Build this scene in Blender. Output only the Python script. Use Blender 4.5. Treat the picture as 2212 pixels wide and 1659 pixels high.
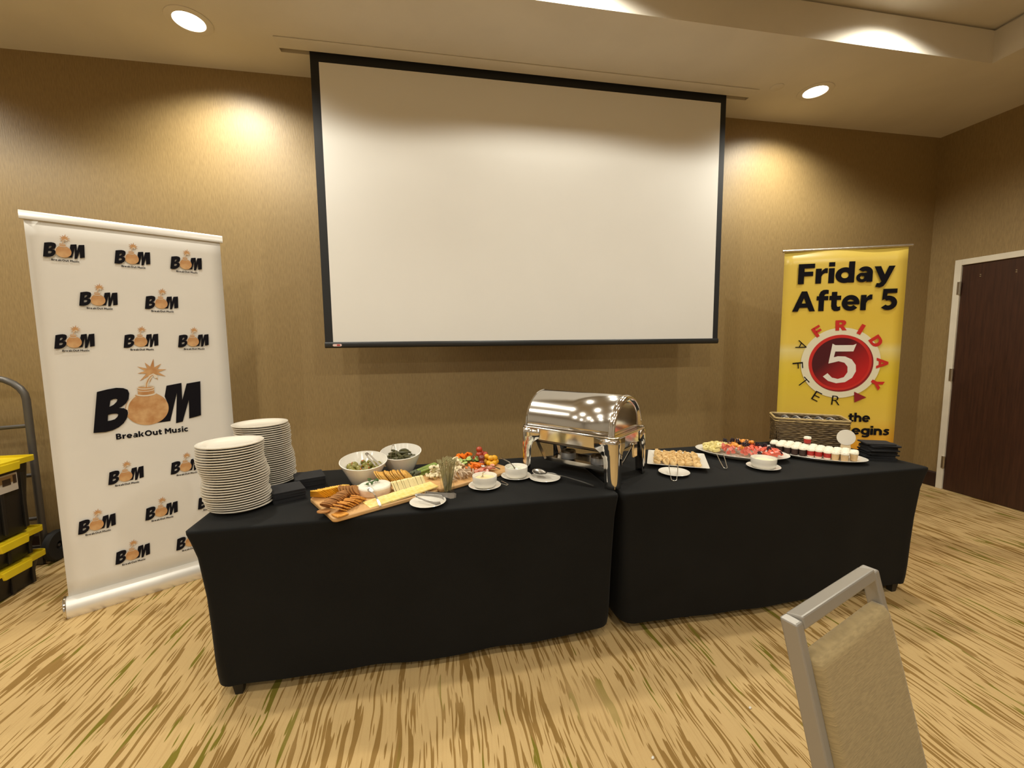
import bpy, bmesh, math, random
from math import sin, cos, pi, radians as R, sqrt, atan2, hypot
from mathutils import Vector, Matrix, Euler
from mathutils.geometry import tessellate_polygon

for o in list(bpy.data.objects):
    bpy.data.objects.remove(o, do_unlink=True)
scene = bpy.context.scene
COL = scene.collection
random.seed(7)

# ------------------------------------------------------------------ camera, world, exposure
cam_d = bpy.data.cameras.new('camera')
cam_d.sensor_fit = 'HORIZONTAL'
cam_d.sensor_width = 36.0
cam_d.lens = 912.0 / 2212.0 * 36.0
cam_d.clip_start = 0.02
cam = bpy.data.objects.new('camera', cam_d)
COL.objects.link(cam)
_X = (0.98334584, -0.18143322, -0.01062713)
_Y = (0.02816456, 0.09435993, 0.99513967)
_Z = (-0.17954862, -0.97886577, 0.09789843)
cam.matrix_world = Matrix(((_X[0], _Y[0], _Z[0], 0.0), (_X[1], _Y[1], _Z[1], 0.0),
                           (_X[2], _Y[2], _Z[2], 1.47), (0, 0, 0, 1)))
scene.camera = cam

world = bpy.data.worlds.new('world')
scene.world = world
world.use_nodes = True
world.node_tree.nodes['Background'].inputs[0].default_value = (0.5, 0.42, 0.33, 1)
world.node_tree.nodes['Background'].inputs[1].default_value = 0.02

vs = scene.view_settings
vs.view_transform = 'Standard'
vs.look = 'None'
vs.exposure = 0.0
vs.gamma = 1.0
vs.use_curve_mapping = False

LAMP_COL = (1.0, 0.965, 0.84)
SOFFIT_W = 108.0
TRAY_W = 60.0

# room numbers (metres)
WALL_Y, WALL_X, LEFT_X, REAR_Y = 3.457, 4.86, -5.2, -5.0
CEIL, TRAY_Z = 3.388, 3.62
TRAY = (-4.2, 3.92, -4.1, 2.508)      # x0 x1 y0 y1
T = 0.745                             # table-top height with cloth


# ------------------------------------------------------------------ materials
def _nt(name):
    m = bpy.data.materials.new(name)
    m.use_nodes = True
    nt = m.node_tree
    return m, nt, nt.nodes['Principled BSDF']


def mat(name, col, rough=0.5, metal=0.0, var=0.0, vscale=30.0, bump=0.0, bscale=200.0, spec=0.5, sheen=0.0, col2=None,
        trans=0.0, sub=0.0, stretch=None, coat=0.0):
    m, nt, p = _nt(name)
    p.inputs['Roughness'].default_value = rough
    p.inputs['Metallic'].default_value = metal
    p.inputs['Specular IOR Level'].default_value = spec
    p.inputs['Base Color'].default_value = (*col, 1)
    if sheen:
        p.inputs['Sheen Weight'].default_value = sheen
        p.inputs['Sheen Roughness'].default_value = 0.4
    if coat:
        p.inputs['Coat Weight'].default_value = coat
        p.inputs['Coat Roughness'].default_value = 0.08
    if trans:
        p.inputs['Transmission Weight'].default_value = trans
    if sub:
        p.inputs['Subsurface Weight'].default_value = sub
        p.inputs['Subsurface Radius'].default_value = (0.01, 0.005, 0.003)
    L = nt.links.new
    if var or bump:
        tc = nt.nodes.new('ShaderNodeTexCoord')
        mp = nt.nodes.new('ShaderNodeMapping')
        if stretch:
            mp.inputs['Scale'].default_value = stretch
        L(tc.outputs['Object'], mp.inputs['Vector'])
    if var:
        n = nt.nodes.new('ShaderNodeTexNoise')
        n.inputs['Scale'].default_value = vscale
        n.inputs['Detail'].default_value = 4
        L(mp.outputs['Vector'], n.inputs['Vector'])
        r = nt.nodes.new('ShaderNodeValToRGB')
        c2 = col2 if col2 else tuple(c * (1 - var) for c in col)
        r.color_ramp.elements[0].position = 0.35
        r.color_ramp.elements[1].position = 0.65
        r.color_ramp.elements[0].color = (*c2, 1)
        r.color_ramp.elements[1].color = (*col, 1)
        L(n.outputs['Fac'], r.inputs['Fac'])
        L(r.outputs['Color'], p.inputs['Base Color'])
    if bump:
        n2 = nt.nodes.new('ShaderNodeTexNoise')
        n2.inputs['Scale'].default_value = bscale
        n2.inputs['Detail'].default_value = 3
        L(mp.outputs['Vector'], n2.inputs['Vector'])
        b = nt.nodes.new('ShaderNodeBump')
        b.inputs['Strength'].default_value = bump
        b.inputs['Distance'].default_value = 0.002
        L(n2.outputs['Fac'], b.inputs['Height'])
        L(b.outputs['Normal'], p.inputs['Normal'])
    return m


def emit(name, col, s):
    m, nt, p = _nt(name)
    p.inputs['Base Color'].default_value = (*col, 1)
    p.inputs['Emission Color'].default_value = (*col, 1)
    p.inputs['Emission Strength'].default_value = s
    return m


def carpet_mat():
    m, nt, p = _nt('carpet_streaks')
    L = nt.links.new
    N = nt.nodes.new
    tc = N('ShaderNodeTexCoord')

    def noise(vec, scale, detail=2.0, rough=0.5):
        n = N('ShaderNodeTexNoise')
        n.inputs['Scale'].default_value = scale
        n.inputs['Detail'].default_value = detail
        n.inputs['Roughness'].default_value = rough
        L(vec, n.inputs['Vector'])
        return n.outputs['Fac']

    def mapping(vec, sc, loc=(0, 0, 0)):
        n = N('ShaderNodeMapping')
        n.inputs['Scale'].default_value = sc
        n.inputs['Location'].default_value = loc
        L(vec, n.inputs['Vector'])
        return n.outputs['Vector']

    def step(fac, a, b):
        n = N('ShaderNodeMapRange')
        n.inputs['From Min'].default_value = a
        n.inputs['From Max'].default_value = b
        L(fac, n.inputs['Value'])
        return n.outputs['Result']

    def mix(f, c1, c2):
        n = N('ShaderNodeMix')
        n.data_type = 'RGBA'
        if isinstance(f, float):
            n.inputs[0].default_value = f
        else:
            L(f, n.inputs[0])
        for k, c in ((6, c1), (7, c2)):
            if isinstance(c, tuple):
                n.inputs[k].default_value = (*c, 1)
            else:
                L(c, n.inputs[k])
        return n.outputs[2]

    def math_(op, a, b):
        n = N('ShaderNodeMath')
        n.operation = op
        for k, c in ((0, a), (1, b)):
            if isinstance(c, float):
                n.inputs[k].default_value = c
            else:
                L(c, n.inputs[k])
        return n.outputs[0]

    # wobble the streaks sideways
    w = noise(mapping(tc.outputs['Object'], (3, 2.2, 1)), 1.0, 1.0)
    wob = math_('MULTIPLY', math_('SUBTRACT', w, 0.5), 0.07)
    cx = N('ShaderNodeCombineXYZ')
    L(wob, cx.inputs[0])
    va = N('ShaderNodeVectorMath')
    va.operation = 'ADD'
    L(tc.outputs['Object'], va.inputs[0])
    L(cx.outputs[0], va.inputs[1])
    v = va.outputs[0]
    s1 = step(noise(mapping(v, (48, 3.0, 1)), 1.0, 1.6, 0.5), 0.565, 0.58)
    s2 = step(noise(mapping(v, (84, 4.2, 1), (3.1, 7.7, 0)), 1.0, 1.3, 0.5), 0.595, 0.615)
    streak = math_('MAXIMUM', s1, s2)
    dens = step(noise(mapping(v, (2.4, 1.5, 1), (9, 2, 0)), 1.0, 2.0), 0.20, 0.42)
    streak = math_('MULTIPLY', streak, dens)
    # long thin light veins
    green = step(noise(mapping(v, (11, 2.0, 1), (1.3, 4.2, 5)), 1.0, 1.0), 0.60, 0.63)
    tone = noise(mapping(v, (1.7, 1.1, 1)), 1.0, 2.0)
    base = mix(tone, (0.55, 0.375, 0.165), (0.66, 0.47, 0.225))
    vein = step(noise(mapping(v, (120, 4, 1), (5, 5, 0)), 1.0, 1.0), 0.5, 0.75)
    base = mix(math_('MULTIPLY', vein, 0.35), base, (0.44, 0.28, 0.11))
    dark = mix(noise(mapping(v, (30, 4, 1)), 1.0), (0.23, 0.135, 0.038), (0.34, 0.20, 0.065))
    dark = mix(green, dark, (0.19, 0.16, 0.02))
    c = mix(streak, base, dark)
    pile = noise(tc.outputs['Object'], 420.0, 2.0)
    c = mix(math_('MULTIPLY', pile, 0.22), c, (0.25, 0.15, 0.05))
    L(c, p.inputs['Base Color'])
    p.inputs['Roughness'].default_value = 0.95
    p.inputs['Specular IOR Level'].default_value = 0.1
    b = N('ShaderNodeBump')
    b.inputs['Strength'].default_value = 0.5
    b.inputs['Distance'].default_value = 0.003
    L(pile, b.inputs['Height'])
    L(b.outputs['Normal'], p.inputs['Normal'])
    return m


def wall_mat():
    m, nt, p = _nt('vinyl_wallcovering')
    L = nt.links.new
    N = nt.nodes.new
    tc = N('ShaderNodeTexCoord')
    mp = N('ShaderNodeMapping')
    mp.inputs['Scale'].default_value = (160, 160, 22)
    L(tc.outputs['Object'], mp.inputs['Vector'])
    n = N('ShaderNodeTexNoise')
    n.inputs['Scale'].default_value = 1.0
    n.inputs['Detail'].default_value = 3
    L(mp.outputs['Vector'], n.inputs['Vector'])
    r = N('ShaderNodeValToRGB')
    r.color_ramp.elements[0].position = 0.3
    r.color_ramp.elements[1].position = 0.72
    r.color_ramp.elements[0].color = (0.235, 0.157, 0.062, 1)
    r.color_ramp.elements[1].color = (0.310, 0.212, 0.088, 1)
    L(n.outputs['Fac'], r.inputs['Fac'])
    L(r.outputs['Color'], p.inputs['Base Color'])
    p.inputs['Roughness'].default_value = 0.52
    p.inputs['Specular IOR Level'].default_value = 0.6
    b = N('ShaderNodeBump')
    b.inputs['Strength'].default_value = 0.35
    b.inputs['Distance'].default_value = 0.002
    L(n.outputs['Fac'], b.inputs['Height'])
    L(b.outputs['Normal'], p.inputs['Normal'])
    return m


def yellow_print_mat():
    # printed banner ground: yellow, orange towards the foot, a pale horizontal band and pale disc halo
    m, nt, p = _nt('yellow_banner_print')
    L = nt.links.new
    N = nt.nodes.new
    tc = N('ShaderNodeTexCoord')
    sp = N('ShaderNodeSeparateXYZ')
    L(tc.outputs['Object'], sp.inputs[0])
    r = N('ShaderNodeValToRGB')
    mr = N('ShaderNodeMapRange')
    mr.inputs['From Min'].default_value = 0.0
    mr.inputs['From Max'].default_value = 2.15
    L(sp.outputs['Z'], mr.inputs['Value'])
    els = r.color_ramp.elements
    els[0].position = 0.0
    els[0].color = (0.72, 0.20, 0.01, 1)
    els[1].position = 1.0
    els[1].color = (0.80, 0.62, 0.13, 1)
    for pos, c in ((0.30, (0.80, 0.36, 0.025)), (0.40, (0.80, 0.58, 0.09)), (0.55, (0.78, 0.60, 0.05)), (0.60, (0.80, 0.62, 0.08)), (0.645, (0.84, 0.74, 0.30)),
                   (0.67, (0.82, 0.62, 0.10)), (0.76, (0.79, 0.58, 0.075))):
        e = els.new(pos)
        e.color = (*c, 1)
    L(mr.outputs['Result'], r.inputs['Fac'])
    n = N('ShaderNodeTexNoise')
    n.inputs['Scale'].default_value = 2.5
    L(tc.outputs['Object'], n.inputs['Vector'])
    mx = N('ShaderNodeMix')
    mx.data_type = 'RGBA'
    ms = N('ShaderNodeMath')
    ms.operation = 'MULTIPLY'
    ms.inputs[1].default_value = 0.2
    L(n.outputs['Fac'], ms.inputs[0])
    L(ms.outputs[0], mx.inputs[0])
    L(r.outputs['Color'], mx.inputs[6])
    mx.inputs[7].default_value = (0.80, 0.44, 0.02, 1)
    L(mx.outputs[2], p.inputs['Base Color'])
    p.inputs['Roughness'].default_value = 0.35
    return m


def red_disc_mat():
    m, nt, p = _nt('red_disc_print')
    L = nt.links.new
    N = nt.nodes.new
    tc = N('ShaderNodeTexCoord')
    sp = N('ShaderNodeSeparateXYZ')
    L(tc.outputs['Object'], sp.inputs[0])
    a = N('ShaderNodeMath')
    a.operation = 'SUBTRACT'
    L(sp.outputs['X'], a.inputs[0])
    L(sp.outputs['Z'], a.inputs[1])
    mr = N('ShaderNodeMapRange')
    mr.inputs['From Min'].default_value = -0.22
    mr.inputs['From Max'].default_value = 0.22
    L(a.outputs[0], mr.inputs['Value'])
    r = N('ShaderNodeValToRGB')
    r.color_ramp.elements[0].color = (0.075, 0.004, 0.010, 1)
    r.color_ramp.elements[1].color = (0.55, 0.012, 0.015, 1)
    r.color_ramp.elements[0].position = 0.25
    L(mr.outputs['Result'], r.inputs['Fac'])
    L(r.outputs['Color'], p.inputs['Base Color'])
    p.inputs['Roughness'].default_value = 0.35
    return m


def glass_mat():
    # thin clear glass: see-through with fresnel reflection
    m, nt, p = _nt('clear_glass')
    L = nt.links.new
    tr = nt.nodes.new('ShaderNodeBsdfTransparent')
    tr.inputs[0].default_value = (0.985, 0.99, 0.98, 1)
    gs = nt.nodes.new('ShaderNodeBsdfGlossy')
    gs.inputs['Roughness'].default_value = 0.03
    lw = nt.nodes.new('ShaderNodeLayerWeight')
    pw_ = nt.nodes.new('ShaderNodeMath')
    pw_.operation = 'POWER'
    pw_.inputs[1].default_value = 4.0
    L(lw.outputs['Facing'], pw_.inputs[0])
    fr = nt.nodes.new('ShaderNodeMath')
    fr.operation = 'MULTIPLY_ADD'
    fr.inputs[1].default_value = 0.6
    fr.inputs[2].default_value = 0.04
    L(pw_.outputs[0], fr.inputs[0])
    mx = nt.nodes.new('ShaderNodeMixShader')
    L(fr.outputs[0], mx.inputs[0])
    L(tr.outputs[0], mx.inputs[1])
    L(gs.outputs[0], mx.inputs[2])
    L(mx.outputs[0], nt.nodes['Material Output'].inputs['Surface'])
    return m


def wicker_mat():
    m, nt, p = _nt('woven_wicker')
    L = nt.links.new
    N = nt.nodes.new
    tc = N('ShaderNodeTexCoord')
    mp = N('ShaderNodeMapping')
    mp.inputs['Scale'].default_value = (22, 22, 160)
    L(tc.outputs['Object'], mp.inputs['Vector'])
    n = N('ShaderNodeTexNoise')
    n.inputs['Scale'].default_value = 1.0
    n.inputs['Detail'].default_value = 3
    L(mp.outputs['Vector'], n.inputs['Vector'])
    r = N('ShaderNodeValToRGB')
    els = r.color_ramp.elements
    els[0].position = 0.3
    els[0].color = (0.045, 0.025, 0.008, 1)
    els[1].position = 0.72
    els[1].color = (0.27, 0.185, 0.08, 1)
    e = els.new(0.5)
    e.color = (0.11, 0.068, 0.024, 1)
    L(n.outputs['Fac'], r.inputs['Fac'])
    L(r.outputs['Color'], p.inputs['Base Color'])
    p.inputs['Roughness'].default_value = 0.6
    return m


M = dict(
    carpet=carpet_mat(), wall=wall_mat(), yprint=yellow_print_mat(), reddisc=red_disc_mat(), glass=glass_mat(), wicker=wicker_mat(),
    ceiling=mat('ceiling_paint', (0.68, 0.63, 0.545), 0.85, var=0.05, vscale=3, bump=0.15, bscale=90, spec=0.2),
    pale=mat('pale_wall_paint', (0.50, 0.48, 0.45), 0.8, var=0.04, vscale=4),
    trim=mat('white_trim', (0.80, 0.76, 0.68), 0.5),
    baseb=mat('dark_baseboard', (0.035, 0.014, 0.007), 0.5, var=0.3, vscale=20),
    frame=mat('cream_door_frame', (0.74, 0.68, 0.56), 0.45, var=0.05, vscale=10),
    door=mat('dark_wood_door', (0.055, 0.020, 0.010), 0.42, var=0.45, vscale=6, stretch=(6, 14, 0.7), col2=(0.036, 0.013, 0.007)),
    steel=mat('brushed_steel', (0.60, 0.57, 0.52), 0.30, 1.0, bump=0.05, bscale=300),
    chrome=mat('polished_chrome', (0.74, 0.72, 0.69), 0.10, 1.0),
    lidsteel=mat('polished_lid_steel', (0.62, 0.60, 0.57), 0.16, 1.0),
    chrome2=mat('satin_chrome', (0.70, 0.67, 0.62), 0.16, 1.0),
    tongsteel=mat('dull_tong_steel', (0.36, 0.34, 0.32), 0.35, 0.85),
    darkmetal=mat('dark_steel', (0.16, 0.14, 0.12), 0.3, 1.0),
    blackcloth=mat('black_cloth', (0.0050, 0.0052, 0.0052), 0.8, bump=0.25, bscale=700, spec=0.22, sheen=0.035, var=0.3, vscale=3),
    blackleg=mat('black_leg', (0.010, 0.009, 0.009), 0.5),
    napkin=mat('black_napkin', (0.012, 0.012, 0.014), 0.8, spec=0.3, sheen=0.06, bump=0.2, bscale=500),
    screenw=mat('screen_fabric', (0.80, 0.78, 0.74), 0.75, var=0.02, vscale=2, spec=0.2),
    screenb=mat('screen_masking', (0.008, 0.008, 0.009), 0.7),
    bar=mat('black_bar', (0.02, 0.022, 0.024), 0.32),
    sticker=mat('sticker_white', (0.75, 0.55, 0.50), 0.5),
    stickerred=mat('sticker_red', (0.45, 0.04, 0.04), 0.5),
    slot=mat('screen_case', (0.60, 0.54, 0.44), 0.6),
    bannerw=mat('white_banner_vinyl', (0.78, 0.75, 0.70), 0.55, var=0.03, vscale=4),
    bannerbar=mat('satin_aluminium', (0.88, 0.86, 0.82), 0.32, 0.55, bump=0.03, bscale=300),
    ink=mat('black_ink', (0.006, 0.005, 0.008), 0.8, spec=0.15),
    bombo=mat('copper_ink', (0.66, 0.40, 0.185), 0.6, var=0.5, vscale=16, col2=(0.47, 0.21, 0.065)),
    bombw=mat('cream_ink', (0.76, 0.68, 0.56), 0.5),
    redink=mat('red_ink', (0.62, 0.025, 0.02), 0.4),
    darkred=mat('dark_red_ink', (0.28, 0.012, 0.02), 0.4),
    halo=mat('pale_halo_ink', (0.84, 0.80, 0.60), 0.4),
    whiteink=mat('white_ink', (0.86, 0.83, 0.76), 0.4),
    china=mat('white_china', (0.80, 0.76, 0.68), 0.18, spec=0.5, coat=0.3),
    plate=mat('cream_china', (0.70, 0.65, 0.56), 0.2, spec=0.5, coat=0.3),
    wood=mat('maple_board', (0.66, 0.40, 0.17), 0.5, var=0.3, vscale=3, stretch=(2, 14, 14), col2=(0.56, 0.31, 0.115)),
    yellow=mat('yellow_plastic', (0.78, 0.60, 0.015), 0.4, var=0.08, vscale=6),
    blackplastic=mat('black_plastic', (0.014, 0.012, 0.011), 0.42),
    label=mat('paper_label', (0.55, 0.50, 0.44), 0.6),
    labeldark=mat('label_print', (0.05, 0.03, 0.02), 0.6),
    labeltan=mat('label_tan', (0.34, 0.22, 0.10), 0.6),
    truck=mat('grey_truck_steel', (0.11, 0.10, 0.09), 0.45, 0.5),
    rubber=mat('black_rubber', (0.012, 0.012, 0.012), 0.7),
    chairmetal=mat('silver_chair_frame', (0.35, 0.33, 0.30), 0.42, 0.55, bump=0.06, bscale=500),
    fabric=mat('tan_ribbed_fabric', (0.36, 0.27, 0.135), 0.85, var=0.22, vscale=40, stretch=(1, 1, 9), bump=0.35, bscale=60, spec=0.2, sheen=0.15),
    cheddar=mat('cheddar', (0.85, 0.42, 0.02), 0.45, var=0.1, vscale=60),
    jack=mat('pepper_jack', (0.82, 0.58, 0.16), 0.45, var=0.3, vscale=55, col2=(0.86, 0.70, 0.32)),
    whitecheese=mat('pale_cheese', (0.82, 0.70, 0.36), 0.45, var=0.08, vscale=40),
    brie=mat('brie_rind', (0.80, 0.75, 0.64), 0.7, var=0.1, vscale=40),
    brieside=mat('brie_side', (0.72, 0.54, 0.40), 0.7, var=0.2, vscale=30, col2=(0.80, 0.68, 0.55)),
    cracker=mat('brown_cracker', (0.47, 0.21, 0.055), 0.7, var=0.35, vscale=60),
    orangecracker=mat('orange_cracker', (0.72, 0.32, 0.05), 0.6, var=0.25, vscale=60),
    goldcracker=mat('golden_cracker', (0.72, 0.40, 0.075), 0.55, var=0.25, vscale=50),
    herb=mat('parsley_green', (0.055, 0.12, 0.02), 0.6, var=0.3, vscale=60),
    olive=mat('green_olive', (0.26, 0.23, 0.035), 0.25, var=0.35, vscale=45, coat=0.4),
    pimento=mat('pimento_red', (0.45, 0.10, 0.02), 0.35),
    pickle=mat('gherkin_green', (0.075, 0.070, 0.018), 0.3, var=0.45, vscale=50, coat=0.3),
    asparagus=mat('asparagus_green', (0.24, 0.32, 0.065), 0.45, var=0.3, vscale=30),
    asptip=mat('asparagus_tip', (0.10, 0.11, 0.055), 0.55, var=0.3, vscale=60),
    cauli=mat('cauliflower_cream', (0.78, 0.68, 0.44), 0.65, var=0.12, vscale=60),
    caulistem=mat('cauliflower_stem', (0.66, 0.60, 0.34), 0.6),
    carrot=mat('carrot_orange', (0.85, 0.19, 0.01), 0.4, var=0.12, vscale=40),
    cuke=mat('cucumber_flesh', (0.45, 0.56, 0.17), 0.4, var=0.2, vscale=60),
    cukeskin=mat('cucumber_skin', (0.045, 0.10, 0.015), 0.4),
    tomato=mat('cherry_tomato_red', (0.42, 0.045, 0.012), 0.18, var=0.2, vscale=20, coat=0.4),
    darktomato=mat('dark_tomato', (0.17, 0.025, 0.012), 0.2, coat=0.4),
    ytomato=mat('yellow_tomato', (0.85, 0.42, 0.015), 0.18, var=0.15, vscale=20, coat=0.4),
    mushroom=mat('sliced_mushroom', (0.62, 0.46, 0.31), 0.65, var=0.3, vscale=60),
    radish=mat('red_radish', (0.55, 0.10, 0.065), 0.35, var=0.3, vscale=40, col2=(0.72, 0.38, 0.26)),
    bamboo=mat('bamboo_pick', (0.46, 0.40, 0.20), 0.5, var=0.3, vscale=40),
    cream=mat('cream_dip', (0.82, 0.66, 0.36), 0.45, var=0.08, vscale=40, bump=0.4, bscale=60),
    whitedip=mat('white_dip', (0.80, 0.78, 0.68), 0.45, bump=0.8, bscale=70, var=0.1, vscale=80, col2=(0.62, 0.66, 0.50)),
    vanilladip=mat('vanilla_dip', (0.84, 0.76, 0.52), 0.45),
    pastry=mat('fried_pastry', (0.76, 0.55, 0.27), 0.6, var=0.25, vscale=45, col2=(0.66, 0.42, 0.16)),
    melon=mat('pale_melon', (0.78, 0.66, 0.26), 0.35, var=0.15, vscale=50),
    strawb=mat('strawberry_cut', (0.58, 0.045, 0.035), 0.3, var=0.6, vscale=40, col2=(0.72, 0.24, 0.16)),
    strawskin=mat('strawberry_skin', (0.50, 0.02, 0.012), 0.28),
    water=mat('watermelon_red', (0.80, 0.13, 0.07), 0.35, var=0.15, vscale=40),
    canta=mat('cantaloupe_orange', (0.82, 0.32, 0.05), 0.35, var=0.15, vscale=40),
    grape=mat('red_grape', (0.30, 0.09, 0.03), 0.2, var=0.4, vscale=30, coat=0.3),
    berry=mat('blackberry', (0.022, 0.012, 0.022), 0.35),
    kiwi=mat('kiwi_green', (0.42, 0.52, 0.07), 0.35, var=0.2, vscale=40),
    choc=mat('chocolate_cake', (0.045, 0.018, 0.012), 0.7, var=0.3, vscale=80),
    redcake=mat('red_velvet', (0.45, 0.02, 0.015), 0.45, var=0.3, vscale=60),
    vancake=mat('vanilla_cake', (0.66, 0.46, 0.24), 0.7, var=0.15, vscale=80),
    pinkcake=mat('cream_layer', (0.80, 0.62, 0.50), 0.6),
    frost=mat('white_frosting', (0.85, 0.80, 0.66), 0.55, bump=0.5, bscale=80),
    card=mat('white_card', (0.72, 0.68, 0.60), 0.6),
    cardfold=mat('translucent_wrap', (0.66, 0.52, 0.32), 0.4),
    basketrim=mat('basket_rim', (0.52, 0.38, 0.16), 0.5, var=0.3, vscale=40),
    fuel=mat('fuel_can_label', (0.50, 0.52, 0.56), 0.35, 0.5),
    lamp=emit('lamp_glow', (1.0, 0.93, 0.80), 14.0),
    reflector=mat('lamp_reflector', (0.9, 0.85, 0.75), 0.25, 0.6),
)


# ------------------------------------------------------------------ mesh helpers
class MB:
    def __init__(self):
        self.v, self.f = [], []

    def add(self, vs, fs):
        k = len(self.v)
        self.v += [tuple(p) for p in vs]
        self.f += [tuple(i + k for i in q) for q in fs]
        return self

    def box(self, c, s, rot=None):
        m = Matrix.Identity(3) if rot is None else Euler(rot).to_matrix()
        c = Vector(c)
        vs = [c + m @ Vector((a * s[0] / 2, b * s[1] / 2, d * s[2] / 2)) for a in (-1, 1) for b in (-1, 1) for d in (-1, 1)]
        return self.add(vs, [(0, 1, 3, 2), (4, 6, 7, 5), (0, 4, 5, 1), (2, 3, 7, 6), (0, 2, 6, 4), (1, 5, 7, 3)])

    def hexa(self, vs):
        return self.add(vs, [(0, 1, 3, 2), (4, 6, 7, 5), (0, 4, 5, 1), (2, 3, 7, 6), (0, 2, 6, 4), (1, 5, 7, 3)])

    def lathe(self, prof, n=24, c=(0, 0, 0), ex=1.0, ey=1.0, tilt=None):
        vs, fs = [], []
        rings = []
        for r, z in prof:
            if r < 1e-6:
                rings.append([len(vs)])
                vs.append((c[0], c[1], c[2] + z))
            else:
                ring = []
                for i in range(n):
                    a = 2 * pi * i / n
                    x, y = r * cos(a) * ex, r * sin(a) * ey
                    zz = z + (tilt(x, y, z) if tilt else 0)
                    ring.append(len(vs))
                    vs.append((c[0] + x, c[1] + y, c[2] + zz))
                rings.append(ring)
        for a, b in zip(rings, rings[1:]):
            for i in range(n):
                j = (i + 1) % n
                if len(a) == 1 and len(b) == 1:
                    break
                if len(a) == 1:
                    fs.append((a[0], b[j], b[i]))
                elif len(b) == 1:
                    fs.append((a[i], a[j], b[0]))
                else:
                    fs.append((a[i], a[j], b[j], b[i]))
        return self.add(vs, fs)

    def tube(self, path, r, n=8, cap=True):
        P = [Vector(p) for p in path]
        rr = r if isinstance(r, (list, tuple)) else [r] * len(P)
        vs, fs = [], []
        up = None
        for i, p in enumerate(P):
            t = (P[min(i + 1, len(P) - 1)] - P[max(i - 1, 0)]).normalized()
            if up is None:
                up = Vector((0, 0, 1)) if abs(t.z) < 0.9 else Vector((1, 0, 0))
            s = t.cross(up)
            if s.length < 1e-5:
                s = t.cross(Vector((0, 1, 0)))
            s.normalize()
            up = s.cross(t).normalized()
            for k in range(n):
                a = 2 * pi * k / n
                vs.append(p + (s * cos(a) + up * sin(a)) * rr[i])
        for i in range(len(P) - 1):
            for k in range(n):
                k2 = (k + 1) % n
                fs.append((i * n + k, i * n + k2, (i + 1) * n + k2, (i + 1) * n + k))
        if cap:
            fs.append(tuple(range(n - 1, -1, -1)))
            fs.append(tuple((len(P) - 1) * n + k for k in range(n)))
        return self.add(vs, fs)

    def strip(self, path, w, th, side):
        # flat band along path: width w along 'side', thickness th
        P = [Vector(p) for p in path]
        s = Vector(side).normalized()
        vs, fs = [], []
        for i, p in enumerate(P):
            t = (P[min(i + 1, len(P) - 1)] - P[max(i - 1, 0)]).normalized()
            nrm = t.cross(s).normalized()
            ww = w[i] if isinstance(w, (list, tuple)) else w
            for a, b in ((-1, -1), (1, -1), (1, 1), (-1, 1)):
                vs.append(p + s * a * ww / 2 + nrm * b * th / 2)
        for i in range(len(P) - 1):
            for k in range(4):
                k2 = (k + 1) % 4
                fs.append((i * 4 + k, i * 4 + k2, i * 4 + 4 + k2, i * 4 + 4 + k))
        fs.append((3, 2, 1, 0))
        b = (len(P) - 1) * 4
        fs.append((b, b + 1, b + 2, b + 3))
        return self.add(vs, fs)

    def prism(self, poly, z0, z1):
        n = len(poly)
        vs = [(x, y, z0) for x, y in poly] + [(x, y, z1) for x, y in poly]
        fs = [(i, (i + 1) % n, n + (i + 1) % n, n + i) for i in range(n)]
        fs += [tuple(range(n - 1, -1, -1)), tuple(range(n, 2 * n))]
        return self.add(vs, fs)

    def flat(self, loops, y=0.0):
        # filled outline(s) in the local XZ plane facing -Y
        L3 = [[Vector((p[0], p[1], 0)) for p in lp] for lp in loops]
        tris = tessellate_polygon(L3)
        pts = [p for lp in L3 for p in lp]
        fs = []
        for t in tris:
            a, b, c = [pts[i] for i in t]
            fs.append(tuple(t) if (b - a).cross(c - a).z > 0 else tuple(reversed(t)))
        return self.add([(p.x, y, p.y) for p in pts], fs)

    def ico(self, r=1.0, sub=2, sc=(1, 1, 1), noise=0.0, seed=0, c=(0, 0, 0)):
        bm = bmesh.new()
        bmesh.ops.create_icosphere(bm, subdivisions=sub, radius=r)
        rnd = random.Random(seed)
        d = [Vector((rnd.uniform(-1, 1), rnd.uniform(-1, 1), rnd.uniform(-1, 1))).normalized() for _ in range(9)]
        am = [rnd.uniform(-1, 1) for _ in range(9)]
        vs = []
        bm.verts.index_update()
        for v in bm.verts:
            q = v.co.copy()
            if noise:
                u = q.normalized()
                k = sum(a * max(0, u.dot(dd)) ** 4 for a, dd in zip(am, d))
                q = q * (1 + noise * k)
            vs.append((q.x * sc[0] + c[0], q.y * sc[1] + c[1], q.z * sc[2] + c[2]))
        fs = [tuple(v.index for v in f.verts) for f in bm.faces]
        bm.free()
        return self.add(vs, fs)

    def mesh(self, name, m, smooth=True, angle=40):
        me = bpy.data.meshes.new(name)
        me.from_pydata(self.v, [], self.f)
        me.validate()
        me.materials.append(m)
        if smooth:
            for p in me.polygons:
                p.use_smooth = True
            me.set_sharp_from_angle(angle=R(angle))
        me.update()
        return me

    def build(self, name, m, parent=None, loc=(0, 0, 0), rot=(0, 0, 0), smooth=True, angle=40, bevel=0.0, seg=2):
        me = self.mesh(name, m, smooth, angle)
        return place(me, name, parent, loc, rot, bevel=bevel, seg=seg)


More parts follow.
